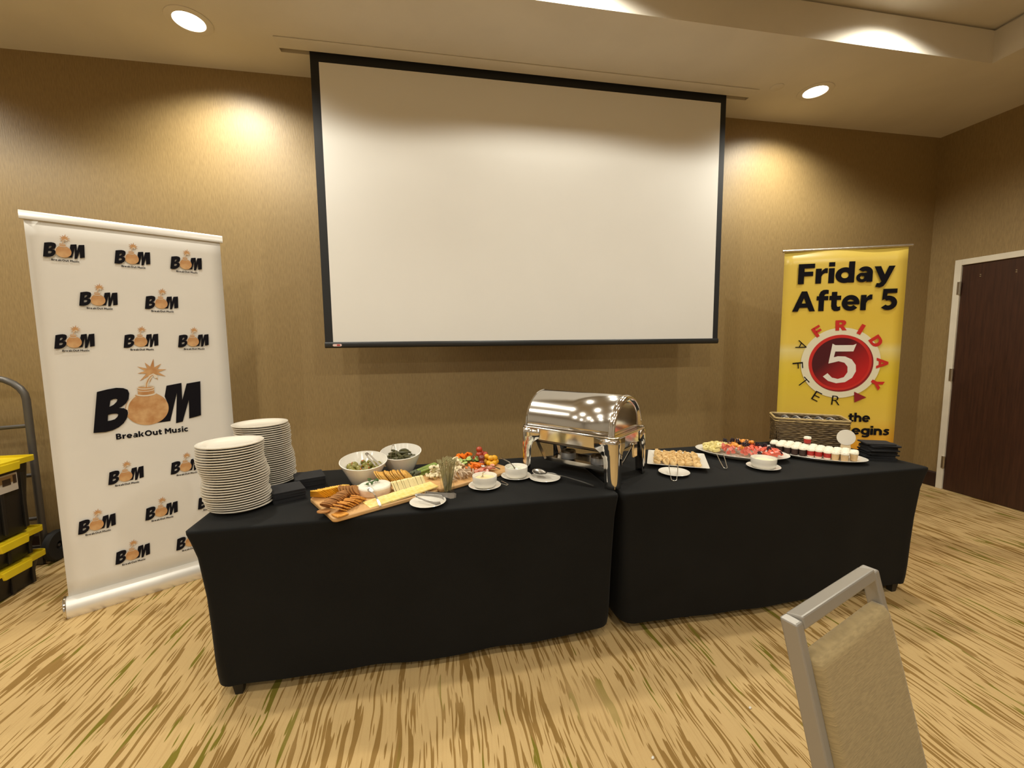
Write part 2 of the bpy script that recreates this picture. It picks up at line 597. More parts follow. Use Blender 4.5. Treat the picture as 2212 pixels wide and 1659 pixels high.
def place(me, name, parent=None, loc=(0, 0, 0), rot=(0, 0, 0), scale=(1, 1, 1), bevel=0.0, seg=2):
    o = bpy.data.objects.new(name, me)
    COL.objects.link(o)
    o.location = loc
    o.rotation_euler = rot
    o.scale = scale
    if parent:
        o.parent = parent
    if bevel:
        b = o.modifiers.new('bevel', 'BEVEL')
        b.width = bevel
        b.segments = seg
        b.limit_method = 'ANGLE'
        b.angle_limit = R(40)
        b.harden_normals = False
    return o


def tag(o, label, cat, group=None):
    o['label'] = label
    o['category'] = cat
    if group:
        o['group'] = group
    return o


ORD = ['first', 'second', 'third', 'fourth', 'fifth', 'sixth', 'seventh', 'eighth', 'ninth', 'tenth', 'eleventh', 'twelfth', 'thirteenth', 'fourteenth',
       'fifteenth', 'sixteenth', 'seventeenth', 'eighteenth', 'nineteenth', 'twentieth', 'twenty-first', 'twenty-second', 'twenty-third', 'twenty-fourth',
       'twenty-fifth', 'twenty-sixth', 'twenty-seventh', 'twenty-eighth', 'twenty-ninth', 'thirtieth']


def struct(o, label=None):
    o['kind'] = 'structure'
    if label:
        o['label'] = label
    return o


def thing(name, label, cat, loc=(0, 0, 0), rotz=0.0, group=None):
    o = bpy.data.objects.new(name, None)
    o.empty_display_size = 0.05
    COL.objects.link(o)
    o.location = loc
    o.rotation_euler = (0, 0, rotz)
    return tag(o, label, cat, group)


def copy_tree(o, parent=None, **kw):
    c = o.copy()
    COL.objects.link(c)
    c.parent = parent
    for ch in list(o.children):
        copy_tree(ch, c)
    for k, v in kw.items():
        if k in ('loc', 'rot'):
            setattr(c, {'loc': 'location', 'rot': 'rotation_euler'}[k], v)
        else:
            c[k] = v
    return c


def rrect(hx, hy, r, n=5, cx=0, cy=0):
    pts = []
    for sx, sy, a0 in ((1, 1, 0), (-1, 1, 90), (-1, -1, 180), (1, -1, 270)):
        for i in range(n + 1):
            a = R(a0 + 90 * i / n)
            pts.append((cx + sx * (hx - r) + r * cos(a), cy + sy * (hy - r) + r * sin(a)))
    return pts


def plane_holes(mb, x0, x1, y0, y1, z, holes, down=True):
    xs = sorted({x0, x1, *[h[0] for h in holes], *[h[1] for h in holes]})
    ys = sorted({y0, y1, *[h[2] for h in holes], *[h[3] for h in holes]})
    xs = [x for x in xs if x0 <= x <= x1]
    ys = [y for y in ys if y0 <= y <= y1]
    for a, b in zip(xs, xs[1:]):
        for c, d in zip(ys, ys[1:]):
            mx, my = (a + b) / 2, (c + d) / 2
            if any(h[0] < mx < h[1] and h[2] < my < h[3] for h in holes):
                continue
            q = [(a, c, z), (a, d, z), (b, d, z), (b, c, z)]
            mb.add(q if down else q[::-1], [(0, 1, 2, 3)])


# ------------------------------------------------------------------ the room
fl = MB().add([(LEFT_X, REAR_Y, 0), (WALL_X, REAR_Y, 0), (WALL_X, WALL_Y, 0), (LEFT_X, WALL_Y, 0)], [(0, 1, 2, 3)])
struct(fl.build('floor', M['carpet'], smooth=False), 'tan patterned carpet with brown and olive streaks')


def wall(name, a, b, label, m='wall'):
    # a,b: floor ends seen from inside with the room on the left of a->b; 8 cm thick outwards
    a, b = Vector((*a, 0)), Vector((*b, 0))
    d = (b - a).normalized()
    out = Vector((d.y, -d.x, 0)) * 0.08
    H = 3.9
    vs = [a, b, b + out, a + out]
    vs = vs + [v + Vector((0, 0, H)) for v in vs]
    mb = MB().add(vs, [(0, 1, 5, 4), (1, 2, 6, 5), (2, 3, 7, 6), (3, 0, 4, 7), (4, 5, 6, 7), (3, 2, 1, 0)])
    mb.f[0] = (4, 5, 1, 0)
    return struct(mb.build(name, M[m], smooth=False), label)


wall('wall_back', (WALL_X, WALL_Y), (LEFT_X, WALL_Y), 'brown textured wall behind the buffet')
wall('wall_right', (WALL_X, REAR_Y), (WALL_X, WALL_Y), 'brown textured wall with the dark door')
wall('wall_left', (LEFT_X, WALL_Y), (LEFT_X, REAR_Y), 'pale painted wall beyond the bins', 'pale')
wall('wall_rear', (LEFT_X, REAR_Y), (WALL_X, REAR_Y), 'pale painted wall behind the camera', 'pale')

SOFFIT_LAMPS = [(-3.54, 3.0), (-1.372, 3.0), (2.973, 3.0)]
TRAY_LAMPS = [(x, y) for y in (2.17, 0.2, -1.8, -3.5) for x in (-3.54, -1.35, 0.86, 2.97)]
HS = 0.085
SLOT = (-0.932, 2.52, 3.150, 3.200)
cm = MB()
holes = [TRAY, SLOT] + [(x - HS, x + HS, y - HS, y + HS) for x, y in SOFFIT_LAMPS]
plane_holes(cm, LEFT_X, WALL_X, REAR_Y, WALL_Y, CEIL, holes)
plane_holes(cm, TRAY[0] - 0.02, TRAY[1] + 0.02, TRAY[2] - 0.02, TRAY[3] + 0.02, TRAY_Z,
            [(x - HS, x + HS, y - HS, y + HS) for x, y in TRAY_LAMPS])
x0, x1, y0, y1 = TRAY
cs = [(x0, y0), (x1, y0), (x1, y1), (x0, y1)]
zt = TRAY_Z - 0.018
for i in range(4):
    a, b = cs[i], cs[(i + 1) % 4]
    cm.add([(*a, CEIL), (*b, CEIL), (*b, zt), (*a, zt)], [(0, 1, 2, 3)])
    # shadow gap under the raised panel
    g = 0.02
    ax = [(p[0] + (-g if p[0] == x0 else g), p[1] + (-g if p[1] == y0 else g)) for p in (a, b)]
    cm.add([(*a, zt), (*b, zt), (*ax[1], zt), (*ax[0], zt)], [(0, 1, 2, 3)])
    cm.add([(*ax[0], zt), (*ax[1], zt), (*ax[1], TRAY_Z), (*ax[0], TRAY_Z)], [(0, 1, 2, 3)])
ceil_o = struct(cm.build('ceiling', M['ceiling'], smooth=False), 'beige ceiling with a lower border and raised tray')


def box_strip(name, a, b, h, th, m):
    a, b = Vector((*a, 0)), Vector((*b, 0))
    d = (b - a).normalized()
    n = Vector((-d.y, d.x, 0)) * th
    prof = [(0, 0), (1, 0), (1, h - 0.012), (0.5, h), (0, h)]
    vs = []
    for e in (a, b):
        for k, z in prof:
            vs.append(e + n * k + Vector((0, 0, z)))
    k = len(prof)
    fs = [(i, (i + 1) % k, k + (i + 1) % k, k + i) for i in range(k)] + [tuple(range(k - 1, -1, -1)), tuple(range(k, 2 * k))]
    return MB().add(vs, fs).build(name, m, smooth=False)


DOOR_Y1, DOOR_Y0, DOOR_H = 3.232, 2.18, 2.19
struct(box_strip('baseboard_back', (WALL_X - 0.015, WALL_Y), (LEFT_X, WALL_Y), 0.15, 0.014, M['baseb']), 'dark brown baseboard')
struct(box_strip('baseboard_right', (WALL_X, DOOR_Y1 + 0.002), (WALL_X, WALL_Y - 0.015), 0.15, 0.014, M['baseb']), 'dark brown baseboard beside the door')
struct(box_strip('baseboard_left', (LEFT_X, WALL_Y - 0.015), (LEFT_X, REAR_Y), 0.15, 0.014, M['baseb']), 'dark brown baseboard')

# ------------------------------------------------------------------ downlights
ring = MB()
rp = [(0.083, 0.0), (0.083, -0.006), (0.092, -0.009), (0.121, -0.004), (0.122, 0.0)]
ring.lathe(rp + [rp[0]], 40)
ring_me = ring.mesh('trim_ring', M['ceiling'])
can_me = MB().lathe([(0.083, 0.0), (0.075, 0.045), (0.062, 0.09)], 32).mesh('reflector', M['reflector'])
disc_me = MB().lathe([(0, 0.030), (0.0785, 0.030)], 32).mesh('lamp_disc', M['lamp'])


def downlight(x, y, z, w, label, cone, blend):
    t = thing('downlight', label, 'ceiling light', (x, y, z), 0, 'recessed downlights in the ceiling')
    place(ring_me, 'trim_ring', t)
    place(can_me, 'reflector', t)
    place(disc_me, 'lamp_disc', t)
    ld = bpy.data.lights.new('downlight_beam', 'SPOT')
    ld.energy = w
    ld.color = LAMP_COL
    ld.spot_size = R(cone)
    ld.spot_blend = blend
    ld.shadow_soft_size = 0.05
    lo = bpy.data.objects.new('downlight_beam', ld)
    COL.objects.link(lo)
    lo.location = (0, 0, -0.012)
    lo.parent = t


for i, (x, y) in enumerate(SOFFIT_LAMPS):
    downlight(x, y, CEIL, SOFFIT_W, ['round recessed downlight beyond the left edge near the wall', 'round glowing downlight in the lower ceiling above the white banner',
                                     'round glowing downlight in the lower ceiling right of the projection screen'][i], 150, 0.78)
for i, (x, y) in enumerate(TRAY_LAMPS):
    downlight(x, y, TRAY_Z, TRAY_W, 'round recessed downlight up in the raised ceiling tray', 147, 0.35)

# little round cover plate in the ceiling
cv = MB().lathe([(0, -0.008), (0.040, -0.008), (0.047, -0.004), (0.048, 0.0)], 32)
tag(cv.build('sprinkler_cover', M['ceiling'], loc=(2.63, 3.0, CEIL)), 'small round cover plate in the ceiling beside the right downlight', 'cover plate')

# ------------------------------------------------------------------ projection screen
SY = 3.172
scr = thing('projection_screen', 'large white pull-down projection screen with black border', 'projection screen', (0.786, SY, CEIL))
sx0, sx1 = -0.751 - 0.786, 2.328 - 0.786
zb = 1.482 - CEIL
wx0, wx1, wzt, wzb = -0.697 - 0.786, 2.281 - 0.786, 3.333 - CEIL, 1.484 - CEIL
MB().box(((wx0 + wx1) / 2, 0, (wzt + wzb) / 2), (wx1 - wx0, 0.002, wzt - wzb)).build('screen_fabric', M['screenw'], scr, smooth=False)
mk = MB()
mk.box(((sx0 + wx0) / 2, 0, (0.06 + zb) / 2), (wx0 - sx0, 0.002, 0.06 - zb))
mk.box(((sx1 + wx1) / 2, 0, (0.06 + zb) / 2), (sx1 - wx1, 0.002, 0.06 - zb))
mk.box(((wx0 + wx1) / 2, 0, (0.06 + wzt) / 2), (wx1 - wx0, 0.002, 0.06 - wzt))
mk.build('black_border', M['screenb'], scr, smooth=False)
bb = MB()
prof = [(-0.010, 0.004), (-0.014, -0.006), (-0.014, -0.026), (-0.006, -0.038), (0.006, -0.038), (0.014, -0.026), (0.014, -0.006), (0.010, 0.004)]
vs = [(x, p[0], zb + p[1]) for x in (sx0, sx1) for p in prof]
k = len(prof)
bb.add(vs, [(i, (i + 1) % k, k + (i + 1) % k, k + i) for i in range(k)] + [tuple(range(k - 1, -1, -1)), tuple(range(k, 2 * k))])
bar_o = bb.build('bottom_bar', M['bar'], scr, angle=60)
stx = -0.668 - 0.786
MB().prism(rrect(0.030, 0.0085, 0.008), 0, 0.0008).build('maker_sticker', M['sticker'], bar_o, (stx, -0.0142, zb - 0.018), (R(90), 0, 0), smooth=False)
MB().prism(rrect(0.011, 0.0055, 0.004), 0, 0.0006).build('sticker_mark', M['stickerred'], bar_o, (stx + 0.008, -0.0151, zb - 0.018), (R(90), 0, 0), smooth=False)
cs_ = MB()
X0, X1, Y0, Y1 = SLOT[0] - 0.786, SLOT[1] - 0.786, SLOT[2] - SY, SLOT[3] - SY
for q in ([(X0, Y0, 0), (X1, Y0, 0), (X1, Y0, .07), (X0, Y0, .07)], [(X0, Y1, 0), (X0, Y1, .07), (X1, Y1, .07), (X1, Y1, 0)],
          [(X0, Y0, 0), (X0, Y0, .07), (X0, Y1, .07), (X0, Y1, 0)], [(X1, Y0, 0), (X1, Y1, 0), (X1, Y1, .07), (X1, Y0, .07)],
          [(X0, Y0, .07), (X1, Y0, .07), (X1, Y1, .07), (X0, Y1, .07)]):
    cs_.add(q, [(0, 1, 2, 3)])
cs_.build('recessed_case', M['slot'], scr, smooth=False)
# hinged closure flap of the case, hanging a little below the ceiling in front of the fabric
fp = MB().box(((X0 + X1) / 2, Y0 - 0.052, -0.004), (X1 - X0, 0.104, 0.006))
fp.build('case_flap', M['ceiling'], scr, smooth=False, bevel=0.002)

# ------------------------------------------------------------------ door in the right wall
dr = thing('door_1', 'dark brown wooden door in a cream metal frame', 'door', (WALL_X, 0, 0))
del dr['category']
dr['kind'] = 'structure'
fw = 0.052
fm = MB()
fm.box((-0.012, DOOR_Y1 - fw / 2, DOOR_H / 2), (0.03, fw, DOOR_H))
fm.box((-0.012, DOOR_Y0 + fw / 2, DOOR_H / 2), (0.03, fw, DOOR_H))
fm.box((-0.012, (DOOR_Y0 + DOOR_Y1) / 2, DOOR_H - fw / 2), (0.03, DOOR_Y1 - DOOR_Y0 - 2 * fw, fw))
fm.build('door_frame', M['frame'], dr, smooth=False, bevel=0.003)
leaf = MB().box((-0.006, (DOOR_Y0 + DOOR_Y1) / 2, (DOOR_H - fw) / 2 + 0.003), (0.012, DOOR_Y1 - DOOR_Y0 - 2 * fw - 0.006, DOOR_H - fw - 0.008)).build('door_leaf', M['door'], dr, smooth=False)
for z in (1.93, 1.12, 0.27):
    h = MB().box((-0.029, DOOR_Y1 - fw + 0.002, z), (0.006, 0.03, 0.115)).tube([(-0.034, DOOR_Y1 - fw - 0.004, z - 0.058), (-0.034, DOOR_Y1 - fw - 0.004, z + 0.058)], 0.006, 10)
    h.build('hinge', M['steel'], dr)
for yy in (DOOR_Y1 - 0.19, DOOR_Y1 - 0.43):
    for dz in (0.008, -0.008):
        MB().lathe([(0, -0.004), (0.004, -0.0035), (0.006, 0.0)], 12).build('screw_head', M['chrome'], leaf, (-0.0125, yy, DOOR_H - 0.165 + dz), (0, R(90), 0))

# ------------------------------------------------------------------ text helper
def text_mesh(txt, x0, x1, base, cap, off=0.0, y=0.0, name='lettering', spacing=1.0, capref='H', shear=0.0):
    def mk(t):
        c = bpy.data.curves.new('t', 'FONT')
        c.body = t
        c.offset = off
        c.space_character = spacing
        c.shear = shear
        c.resolution_u = 6
        o = bpy.data.objects.new('t', c)
        COL.objects.link(o)
        dg = bpy.context.evaluated_depsgraph_get()
        me = bpy.data.meshes.new_from_object(o.evaluated_get(dg))
        bpy.data.objects.remove(o, do_unlink=True)
        return me
    r = mk(capref)
    hc = max(v.co.y for v in r.vertices)
    lb = min(v.co.y for v in r.vertices)
    me = mk(txt)
    ax, bx = min(v.co.x for v in me.vertices), max(v.co.x for v in me.vertices)
    vs = [((v.co.x - ax) / (bx - ax) * (x1 - x0) + x0, y, (v.co.y - lb) / (hc - lb) * cap + base) for v in me.vertices]
    fs = [tuple(p.vertices) for p in me.polygons]
    mb = MB()
    # orient towards -Y
    out = []
    for f in fs:
        a, b, c = [Vector(vs[i]) for i in f[:3]]
        out.append(f if (b - a).cross(c - a).y < 0 else tuple(reversed(f)))
    mb.add(vs, out)
    bpy.data.meshes.remove(me)
    bpy.data.meshes.remove(r)
    return mb


def arc(cx, cz, r, a0, a1, n=16, ex=1.0, ez=1.0):
    return [(cx + r * ex * cos(R(a0 + (a1 - a0) * i / n)), cz + r * ez * sin(R(a0 + (a1 - a0) * i / n))) for i in range(n + 1)]


def smooth_loop(pts, it=2):
    for _ in range(it):
        out = []
        for i in range(len(pts)):
            a, b = pts[i], pts[(i + 1) % len(pts)]
            out += [(a[0] * .75 + b[0] * .25, a[1] * .75 + b[1] * .25), (a[0] * .25 + b[0] * .75, a[1] * .25 + b[1] * .75)]
        pts = out
    return pts


# heavy geometric sans capitals and lower case drawn as outlines (cap height 1)
def box_(a, b, c, d):
    return [[(a, c), (b, c), (b, d), (a, d)]]


def ann(cx, cz, R0, r0, a0, a1, n=22, kx=1.0):
    return [arc(cx, cz, R0, a0, a1, n, kx) + arc(cx, cz, r0, a1, a0, n, kx)]


def ringp(cx, cz, R0, r0, n=36):
    return [arc(cx, cz, R0, 0, 360, n)[:-1], arc(cx, cz, r0, 360, 0, n)[:-1]]


def spine(pts, w):
    P = [Vector((*p, 0)) for p in pts]
    lo, hi = [], []
    for i, p in enumerate(P):
        t = (P[min(i + 1, len(P) - 1)] - P[max(i - 1, 0)]).normalized()
        lo.append((p.x - t.y * w / 2, p.y + t.x * w / 2))
        hi.append((p.x + t.y * w / 2, p.y - t.x * w / 2))
    return [lo + hi[::-1]]


GLYPH = {
    'F': (.68, [box_(0, .25, 0, 1), box_(.2, .68, .78, 1), box_(.2, .62, .39, .61)]),
    'r': (.48, [box_(0, .24, 0, .74), [[(.20, .30), (.20, .50), (.27, .66), (.38, .75), (.49, .75), (.49, .51), (.38, .51), (.29, .45), (.24, .34)]]]),
    'i': (.25, [box_(0.005, .245, 0, .74), box_(0, .25, .82, 1.03)]),
    'd': (.76, [ringp(.375, .37, .385, .15), box_(.52, .76, 0, 1.03)]),
    'a': (.68, [ringp(.265, .225, .235, .085), box_(.44, .68, 0, .47), ann(.375, .455, .305, .085, 0, 150, 18), box_(.25, .48, .29, .45)]),
    'y': (.82, [[[(0, .74), (.26, .74), (.55, .02), (.30, .02)]], [[(.57, .74), (.82, .74), (.50, -.08), (.40, -.23), (.26, -.29), (.08, -.26), (.13, -.07), (.24, -.08), (.31, .0)]]]),
    'A': (1.04, [[[(0, 0), (.26, 0), (.34, .19), (.70, .19), (.78, 0), (1.04, 0), (.64, 1), (.40, 1)], [(.52, .68), (.61, .40), (.43, .40)]]]),
    'f': (.52, [box_(.10, .34, 0, .78), [[(.10, .70), (.10, .82), (.16, .96), (.28, 1.04), (.43, 1.05), (.52, 1.03), (.52, .84), (.44, .85), (.36, .82), (.34, .76), (.34, .70)]], box_(0, .52, .53, .74)]),
    't': (.52, [box_(.10, .34, .2, .93), [[(.10, .28), (.13, .09), (.24, -.01), (.39, -.015), (.51, .03), (.51, .22), (.43, .195), (.37, .20), (.34, .28)]], box_(0, .52, .53, .74)]),
    'e': (.77, [ann(.38, .37, .385, .165, 0, 322, 40), box_(.14, .765, .29, .445)]),
    '5': (.76, [box_(.12, .72, .79, 1), [[(.10, .45), (.28, .56), (.34, .9), (.12, 1.0)]], ann(.37, .325, .345, .125, 128, -142, 34, 1.08)]),
    'h': (.73, [box_(0, .24, 0, 1.03), ann(.365, .385, .365, .125, 0, 180), box_(.49, .73, 0, .39)]),
    'n': (.73, [box_(0, .24, 0, .74), ann(.365, .385, .365, .125, 0, 180), box_(.49, .73, 0, .39)]),
    'B': (.76, [[[(0, 0), (.47, 0), (.64, .05), (.74, .16), (.75, .30), (.68, .44), (.57, .52), (.66, .60), (.70, .73), (.65, .88), (.54, .97), (.42, 1), (0, 1)],
                 [(.24, .60), (.24, .80), (.38, .80), (.45, .74), (.44, .65), (.37, .60)], [(.24, .20), (.24, .41), (.41, .41), (.49, .35), (.49, .26), (.41, .20)]]]),
    'g': (.76, [ringp(.375, .37, .385, .15), box_(.52, .76, -.02, .74), [[(.52, 0), (.76, 0), (.74, -.12), (.64, -.24), (.46, -.30), (.25, -.29), (.08, -.22), (.14, -.05), (.28, -.11), (.42, -.11), (.51, -.05)]]]),
    's': (.60, [spine([(.53, .57), (.41, .635), (.26, .63), (.16, .555), (.21, .455), (.36, .385), (.46, .29), (.44, .17), (.32, .105), (.18, .11), (.04, .17)], .20)]),
    'R': (.74, [[[(0, 0), (.25, 0), (.25, .36), (.29, .36), (.45, 0), (.74, 0), (.52, .44), (.64, .53), (.70, .68), (.69, .84), (.59, .96), (.42, 1), (0, 1)], [(.25, .58), (.25, .79), (.38, .79), (.45, .73), (.45, .64), (.38, .58)]]]),
    'I': (.26, [box_(0, .26, 0, 1)]),
    'D': (.80, [[[(0, 0), (.37, 0), (.58, .05), (.74, .20), (.80, .40), (.80, .60), (.74, .80), (.58, .95), (.37, 1), (0, 1)], [(.25, .22), (.25, .78), (.36, .78), (.47, .71), (.54, .58), (.54, .42), (.47, .29), (.36, .22)]]]),
    'Y': (.86, [[[(.30, 0), (.56, 0), (.56, .42), (.86, 1), (.58, 1), (.43, .66), (.28, 1), (0, 1), (.30, .42)]]]),
    'k': (.80, [box_(0, .24, 0, 1.03), [[(.20, .28), (.24, .18), (.33, .27), (.51, 0), (.80, 0), (.50, .42), (.78, .74), (.50, .74)]]]),
    'O': (1.04, [ringp(.52, .5, .52, .28)]),
    'u': (.73, [box_(0, .24, .35, .74), ann(.365, .355, .365, .125, 180, 360), box_(.49, .73, 0, .74)]),
    'M': (.97, [[[(0, 0), (.24, 0), (.24, .60), (.47, .25), (.50, .25), (.73, .60), (.73, 0), (.97, 0), (.97, 1), (.72, 1), (.485, .62), (.25, 1), (0, 1)]]]),
    'c': (.68, [ann(.38, .37, .385, .165, 45, 315, 30)]),
    ' ': (.24, []),
}


def heavy(txt, x0, x1, base, cap, y, gap=0.045):
    w = sum(GLYPH[c][0] for c in txt) + gap * (len(txt) - 1)
    kx = (x1 - x0) / w
    mb = MB()
    x = 0.0
    lift = 0
    for c in txt:
        gw, pieces = GLYPH[c]
        for loops in pieces:
            lift += 1
            mb.flat([[(x0 + (x + px) * kx, base + pz * cap) for px, pz in lp] for lp in loops], y - 0.00003 * (lift % 5))
        x += gw + gap
    return mb


# ------------------------------------------------------------------ white roll-up banner
ANG = atan2(0.515, 0.857)
bw = thing('rollup_banner', 'tall white roll-up banner printed with bomb logos and black lettering', 'banner', (-2.028, 2.61, 0), ANG)
BW = 0.84
base_prof = [(-0.055, 0.0), (-0.062, 0.02), (-0.060, 0.055), (-0.040, 0.088), (-0.008, 0.100), (0.030, 0.092), (0.058, 0.060), (0.062, 0.02), (0.055, 0.0)]
k = len(base_prof)


def extr(prof, xa, xb):
    kk = len(prof)
    vs = [(x, p[0], p[1]) for x in (xa, xb) for p in prof]
    return MB().add(vs, [(i, (i + 1) % kk, kk + (i + 1) % kk, kk + i) for i in range(kk)] + [tuple(range(kk - 1, -1, -1)), tuple(range(kk, 2 * kk))])


extr(base_prof, 0.0, BW).build('base_cassette', M['bannerbar'], bw, angle=35)
for xa in (-0.014, BW):
    extr([(p[0] * 1.06, p[1] * 1.05) for p in base_prof], xa, xa + 0.014).build('end_cap', M['chrome'], bw, angle=60, bevel=0.004)
# vinyl sheet with a faint bow
sh = MB()
nx, nz = 12, 20
for i in range(nx + 1):
    for j in range(nz + 1):
        x = 0.008 + (BW - 0.016) * i / nx
        z = 0.085 + (2.14 - 0.085) * j / nz
        y = 0.004 * sin(pi * j / nz) * cos(2 * pi * i / nx)
        sh.v.append((x, y, z))
for i in range(nx):
    for j in range(nz):
        a = i * (nz + 1) + j
        sh.f.append((a, a + nz + 1, a + nz + 2, a + 1))
so = sh.build('vinyl_sheet', M['bannerw'], bw)
sm = so.modifiers.new('thick', 'SOLIDIFY')
sm.thickness = 0.0012
sm.offset = 1
extr([(-0.011, 2.118), (-0.013, 2.150), (-0.006, 2.160), (0.006, 2.160), (0.013, 2.150), (0.011, 2.118)], -0.006, BW + 0.006).build('top_rail', M['bannerbar'], bw, angle=50)
MB().tube([(BW / 2, 0.03, 0.06), (BW / 2, 0.03, 2.13)], 0.010, 10).build('support_pole', M['steel'], bw)

LB = [(-236, -110), (-205, 117), (-162, 128), (-125, 134), (-96, 130), (-78, 119), (-73, 98), (-78, 65), (-91, 41), (-109, 25), (-123, 18), (-101, 14), (-88, 2), (-86, -16), (-94, -46), (-109, -72), (-131, -92), (-158, -106), (-187, -112)]
LH1 = [(-154, 65), (-141, 71), (-130, 72), (-125, 67), (-129, 55), (-143, 39), (-161, 29)]
LH2 = [(-170, -16), (-151, -12), (-134, -13), (-128, -19), (-132, -31), (-144, -44), (-161, -49), (-174, -50)]
LM = [(96, 129), (168, 141), (165, 36), (193, 135), (262, 145), (251, -70), (191, -83), (197, 33), (158, -98), (125, -104), (142, 82), (99, -87), (36, -90), (65, -72), (89, -31), (96, 16), (83, 66)]


def mm(pts, s=1.0):
    return [(x * 0.001 * s, z * 0.001 * s) for x, z in pts]


def spark():
    pts = []
    L_ = [70, 30, 66, 28, 78, 30, 62, 27, 70, 30, 64, 28, 80, 30, 66, 28, 60, 27, 72, 30]
    for i, l in enumerate(L_):
        a = R(8 + 18 * i)
        pts.append((34 + l * cos(a), 218 + l * 0.98 * sin(a)))
    return pts


def make_logo(s, small):
    body = MB()
    body.flat([mm(arc(0, 0, 97, 0, 360, 48)[:-1])], -0.0030)
    body.flat([mm([(-36, 84), (38, 84), (38, 128), (-35, 132)])], -0.0036)
    cream = MB()
    # neck rings, cap ellipse, highlight and fuse outline in cream
    def band(pts, w, y):
        P = [Vector((*p, 0)) for p in pts]
        lo, hi = [], []
        for i, p in enumerate(P):
            t = (P[min(i + 1, len(P) - 1)] - P[max(i - 1, 0)]).normalized()
            n = Vector((-t.y, t.x, 0)) * w / 2
            lo.append((p.x + n.x, p.y + n.y))
            hi.append((p.x - n.x, p.y - n.y))
        for i in range(len(P) - 1):
            cream.flat([mm([lo[i], lo[i + 1], hi[i + 1], hi[i]])], y)
    band(arc(0, 92, 44, 180, 360, 14, 1, 0.32), 8, -0.0040)
    band(arc(2, 128, 37, 0, 360, 24, 1, 0.30), 5, -0.0042)
    band(arc(1, 114, 38, 185, 355, 14, 1, 0.30), 3.5, -0.0042)
    band(arc(18, -4, 108, 128, 190, 14), 9, -0.0040)
    fz = [(4, 128), (7, 150), (16, 172), (28, 190), (40, 198), (50, 190), (52, 178)]
    band(fz, 17, -0.0040)
    fuse = MB()
    P = fz[:-2]
    for i in range(len(P) - 1):
        a, b = P[i], P[i + 1]
        fuse.flat([mm([(a[0] - 3, a[1]), (b[0] - 3, b[1]), (b[0] + 3, b[1] - 1), (a[0] + 3, a[1] - 1)])], -0.0046)
    let = MB()
    let.flat([mm(LB), mm(LH1[::-1]), mm(LH2[::-1])], -0.0050)
    let.flat([mm(LM)], -0.0026)
    t = heavy('BreakOut Music', -0.147, 0.182, -0.162, 0.033, -0.0030, 0.10)
    let.add(t.v, t.f)
    res = []
    sp_ = MB().flat([mm(spark())], -0.0030)
    for mb, nm, m in ((let, 'logo_lettering', M['ink']), (body, 'bomb_emblem', M['bombo']), (cream, 'emblem_outline', M['bombw']), (fuse, 'fuse_emblem', M['bombo']), (sp_, 'spark_emblem', M['bombo'])):
        mb.v = [(x * s, y, z * s) for x, y, z in mb.v]
        res.append((mb, nm, m))
    return res


def put_logo(parts, u, z):
    root = None
    for me, nm in parts:
        o = place(me, nm, bw if root is None else root, (u, -0.004, z) if root is None else (0, 0, 0))
        if root is None:
            root = o


big = [(mb.mesh(nm, m, smooth=False), nm) for mb, nm, m in make_logo(1.0, False)]
small = [(mb.mesh(nm, m, smooth=False), nm) for mb, nm, m in make_logo(0.315, True)]
put_logo(big, 0.411, 1.104)
for u, z in ((0.136, 1.972), (0.405, 1.968), (0.648, 1.964), (0.248, 1.727), (0.516, 1.722), (0.138, 1.497), (0.408, 1.498), (0.652, 1.497),
             (0.286, 0.722), (0.563, 0.722), (0.146, 0.472), (0.427, 0.470), (0.680, 0.468), (0.280, 0.248), (0.556, 0.238)):
    put_logo(small, u, z)

# ------------------------------------------------------------------ yellow banner
YA = atan2(2.566 - 2.89, 3.438 - 2.653)
by = thing('rollup_banner', 'yellow banner reading Friday After 5 behind the wicker basket', 'banner', (2.653, 2.89, 0), YA)
YW = 0.849
sh = MB()
for i in range(nx + 1):
    for j in range(nz + 1):
        x = 0.016 + (YW - 0.040) * i / nx
        z = 0.07 + (2.135 - 0.07) * j / nz
        y = 0.005 * cos(2.5 * pi * i / nx) * (j / nz) ** 2
        sh.v.append((x, y, z))
for i in range(nx):
    for j in range(nz):
        a = i * (nz + 1) + j
        sh.f.append((a, a + nz + 1, a + nz + 2, a + 1))
so = sh.build('vinyl_sheet', M['yprint'], by)
sm = so.modifiers.new('thick', 'SOLIDIFY')
sm.thickness = 0.0012
sm.offset = 1
MB().tube([(0.0, 0, 2.142), (YW, 0, 2.142)], 0.010, 12).build('top_rail', M['steel'], by)
extr(base_prof, 0.0, YW).build('base_cassette', M['bannerbar'], by, angle=35)
MB().tube([(YW / 2, 0.03, 0.06), (YW / 2, 0.03, 2.13)], 0.010, 10).build('support_pole', M['steel'], by)
YF = -0.0075
txt = heavy('Friday', 0.113, 0.748, 1.890, 0.150, YF)
t2 = heavy('After 5', 0.083, 0.778, 1.683, 0.152, YF)
txt.add(t2.v, t2.f)
txt.build('headline_lettering', M['ink'], by, smooth=False)
txt = heavy('the', 0.512, 0.657, 0.836, 0.068, YF)
t2 = heavy('Begins', 0.478, 0.792, 0.737, 0.068, YF)
txt.add(t2.v, t2.f)
txt.build('tagline_lettering', M['ink'], by, smooth=False)
CX, CZ = 0.432, 1.287
em = MB().flat([arc(CX, CZ, 0.268, 0, 360, 64)[:-1]], YF + 0.001).build('halo', M['halo'], by, smooth=False)
MB().flat([arc(CX + 0.004, CZ - 0.004, 0.2165, 0, 360, 64)[:-1]], YF).build('disc_shadow', M['darkred'], em, smooth=False)
MB().flat([arc(CX - 0.003, CZ + 0.003, 0.212, 0, 360, 64)[:-1]], YF - 0.0006).build('disc_rim', M['redink'], em, smooth=False)
